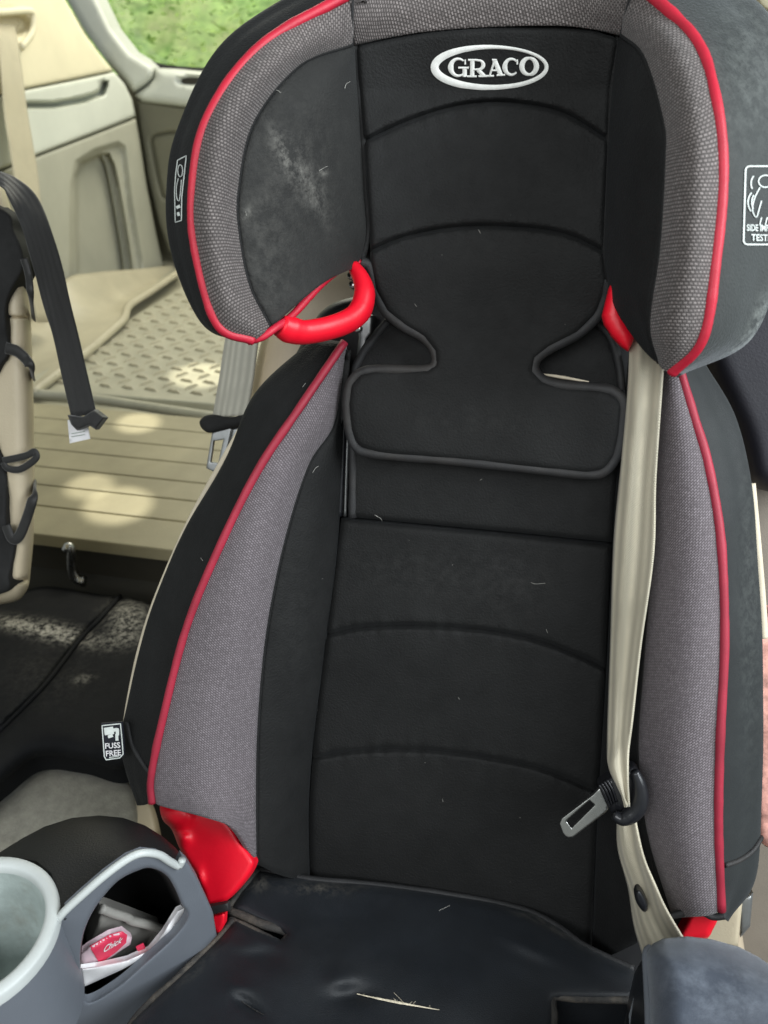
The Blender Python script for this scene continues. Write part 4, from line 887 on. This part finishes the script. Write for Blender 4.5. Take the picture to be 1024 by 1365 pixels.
text_on('script_mark', 'Chick', (136, 1269), (25, -14), (4, -10), lambda x, y: drape(x, y, Tk, 0.0012), M['paper'], pk_)
np_ = patch('paper_napkin', [(249, 1207), (247, 1221), (223, 1254), (199, 1274), (164, 1292), (111, 1316), (107, 1291), (135, 1287), (170, 1279), (199, 1266), (217, 1244), (236, 1214)], inp(0.010), M['paper'], None, 3, (0.003, 4), thick=0.003, spline=False, wrinkle=(0.003, 70))
fix(np_, 'folded white paper napkin along the pocket opening of the armrest', 'napkin')
rp = patch('paper_scrap', [(182, 1265), (192, 1260), (195, 1266), (187, 1271)], inp(0.012), M['redpaper'], None, 2, thick=0.002, spline=False); fix(rp, 'tiny red and white paper scrap behind the napkin', 'paper scrap')

# ------------------------------------------------------------------ seat belts
bl = root('lap_shoulder_belt', tuple(S(840, 800, .06)), 'beige seat belt hanging down the right side of the child seat', 'seat belt')
L = rail([(838, 395, .02), (839, 455, .045), (836, 525, .055), (828, 615, .058), (818, 720, .056), (813, 866, .056), (809, 985, .070), (811, 1022, .084), (822, 1048, .090), (834, 1072, .086)], 90)
Rr = rail([(888, 400, .03), (886, 455, .05), (881, 520, .068), (873, 640, .072), (870, 740, .074), (853, 860, .074), (843, 950, .078), (837, 1000, .085), (836, 1040, .091), (837, 1076, .086)], 90)
m1 = L*0.67+Rr*0.33+NRM*0.003; m2 = L*0.33+Rr*0.67-NRM*0.002
loft('webbing', [L, m1, m2, Rr], M['belt'], bl, 5, 0, 0.0016)
L2 = rail([(822, 1080, .070), (823, 1130, .068), (837, 1185, .068), (846, 1240, .07), (866, 1300, .08)], 50); R2 = rail([(843, 1080, .076), (856, 1140, .086), (872, 1180, .092), (890, 1218, .094), (925, 1275, .096)], 50)
loft('webbing', [L2, L2*.67+R2*.33+NRM*.003, L2*.33+R2*.67-NRM*.002, R2], M['belt'], bl, 5, 0, 0.0016)
sb_ = patch('stop_button', [(848, 1187), (853, 1186), (859, 1194), (864, 1206), (862, 1215), (857, 1215), (850, 1206), (846, 1195)], m_back(.086), M['blackgloss'], bl, 2, (0.004, 6), thick=0.006)
tgn = patch('tongue', [(797, 1049), (803, 1040), (815, 1033), (835, 1022), (848, 1024), (857, 1044), (861, 1064), (857, 1080), (846, 1092), (834, 1098), (824, 1094), (813, 1082), (806, 1070)], m_back(.070), M['blackgloss'], bl, 3, (0.007, 12), thick=0.008)
for k in range(4):
    ptube('grip_rib', [(799+3.4*k, 1046-2.2*k, .0775), (807+3.4*k, 1060-2.2*k, .079), (813+3.0*k, 1075-2.2*k, .078)], .078, 0.0009, M['blackgloss'], tgn, 14, 6)
ptube('bar', [(846, 1028), (852, 1044), (854, 1062), (850, 1077), (840, 1087), (829, 1091), (818, 1086)], .082, [.003, .0045, .0055, .0058, .0058, .005, .003], M['blackgloss'], tgn, 40, 12)
patch('web_slot', [(815, 1040), (824, 1044), (842, 1076), (836, 1082), (822, 1064)], m_back(.0785), M['dark'], tgn, 3, thick=0.001, spline=False)
slot = [(755, 1094), (786, 1067), (793, 1073), (762, 1104)]
patch('latch_plate', [(746, 1098), (749, 1091), (790, 1060), (800, 1050), (812, 1078), (806, 1084), (764, 1116), (755, 1117), (750, 1110)], m_back(.074), M['metal'], tgn, 2.5, (0.0008, 1.6), holes=[slot], thick=0.0025, spline=False)

b2 = root('rear_seat_belt', tuple(S(310, 520, -.11)), 'pale grey seat belt with black sleeve hanging left of the headrest', 'seat belt')
L = rail([(312, 400, -.12), (300, 453, -.115), (292, 505, -.11), (283, 556, -.108)], 40); Rr = rail([(352, 400, -.11), (344, 456, -.105), (338, 505, -.103), (330, 553, -.10)], 40)
loft('webbing', [L, L*.5+Rr*.5+NRM*.004, Rr], M['belt2'], b2, 6, 0, 0.0016)
patch('sleeve', [(266, 562), (274, 554), (285, 553), (310, 556), (333, 549), (332, 560), (324, 567), (300, 573), (280, 577), (270, 572)], m_back(-.102), M['dark'], b2, 3, (0.006, 8), thick=0.012, wrinkle=(0.002, 60))
patch('latch_plate', [(283, 576), (309, 570), (306, 584), (297, 625), (285, 629), (275, 624), (279, 600)], m_back(-.104), M['alu'], b2, 2.5, (0.0008, 1.6), holes=[[(285, 588), (298, 586), (291, 617), (281, 616)]], thick=0.003, spline=False)
patch('buckle_side', [(305, 572), (324, 568), (318, 585), (300, 612), (304, 590)], m_back(-.11), M['alu'], b2, 3, (0.002, 3), thick=0.006, spline=False)

# ------------------------------------------------------------------ lint and scratches lying on the covers
Tall = bvh(head, up_, back, wings['l'][0], A[0], A[2], B[2], pan)
marks = [[(708, 776), (714, 778), (727, 777)], [(611, 929), (613, 932)], [(638, 307), (641, 312)], [(553, 405), (556, 409)], [(365, 122), (370, 122), (374, 125)], [(458, 118), (460, 112), (465, 109)], [(416, 630), (420, 624), (424, 621)], [(728, 838), (730, 843)], [(424, 228), (430, 224), (435, 222)], [(327, 282), (328, 288)], [(590, 1064), (591, 1068)], [(404, 517), (408, 512)], [(269, 744), (272, 748)], [(585, 1215), (600, 1208)], [(500, 686), (508, 690), (510, 696)], [(640, 640), (643, 638)]]
ml = []
for mkk in marks: ml.append((resample(cat(mkk, 12) if len(mkk) > 2 else mkk, 1.5), 0.45, False))
for k in range(10):
    x, y = random.uniform(320, 830), random.uniform(70, 1340); a = random.uniform(0, 2*pi); l = random.uniform(0.5, 2.0)
    ml.append(([(x, y), (x+l*.5*cos(a), y+l*.5*sin(a)), (x+l*cos(a), y+l*sin(a)+.4)], 0.3, False))
o = decal('lint', ml, Tall, M['lint'], cs, 0.0010, 0.0002); fix(o, kind='stuff')
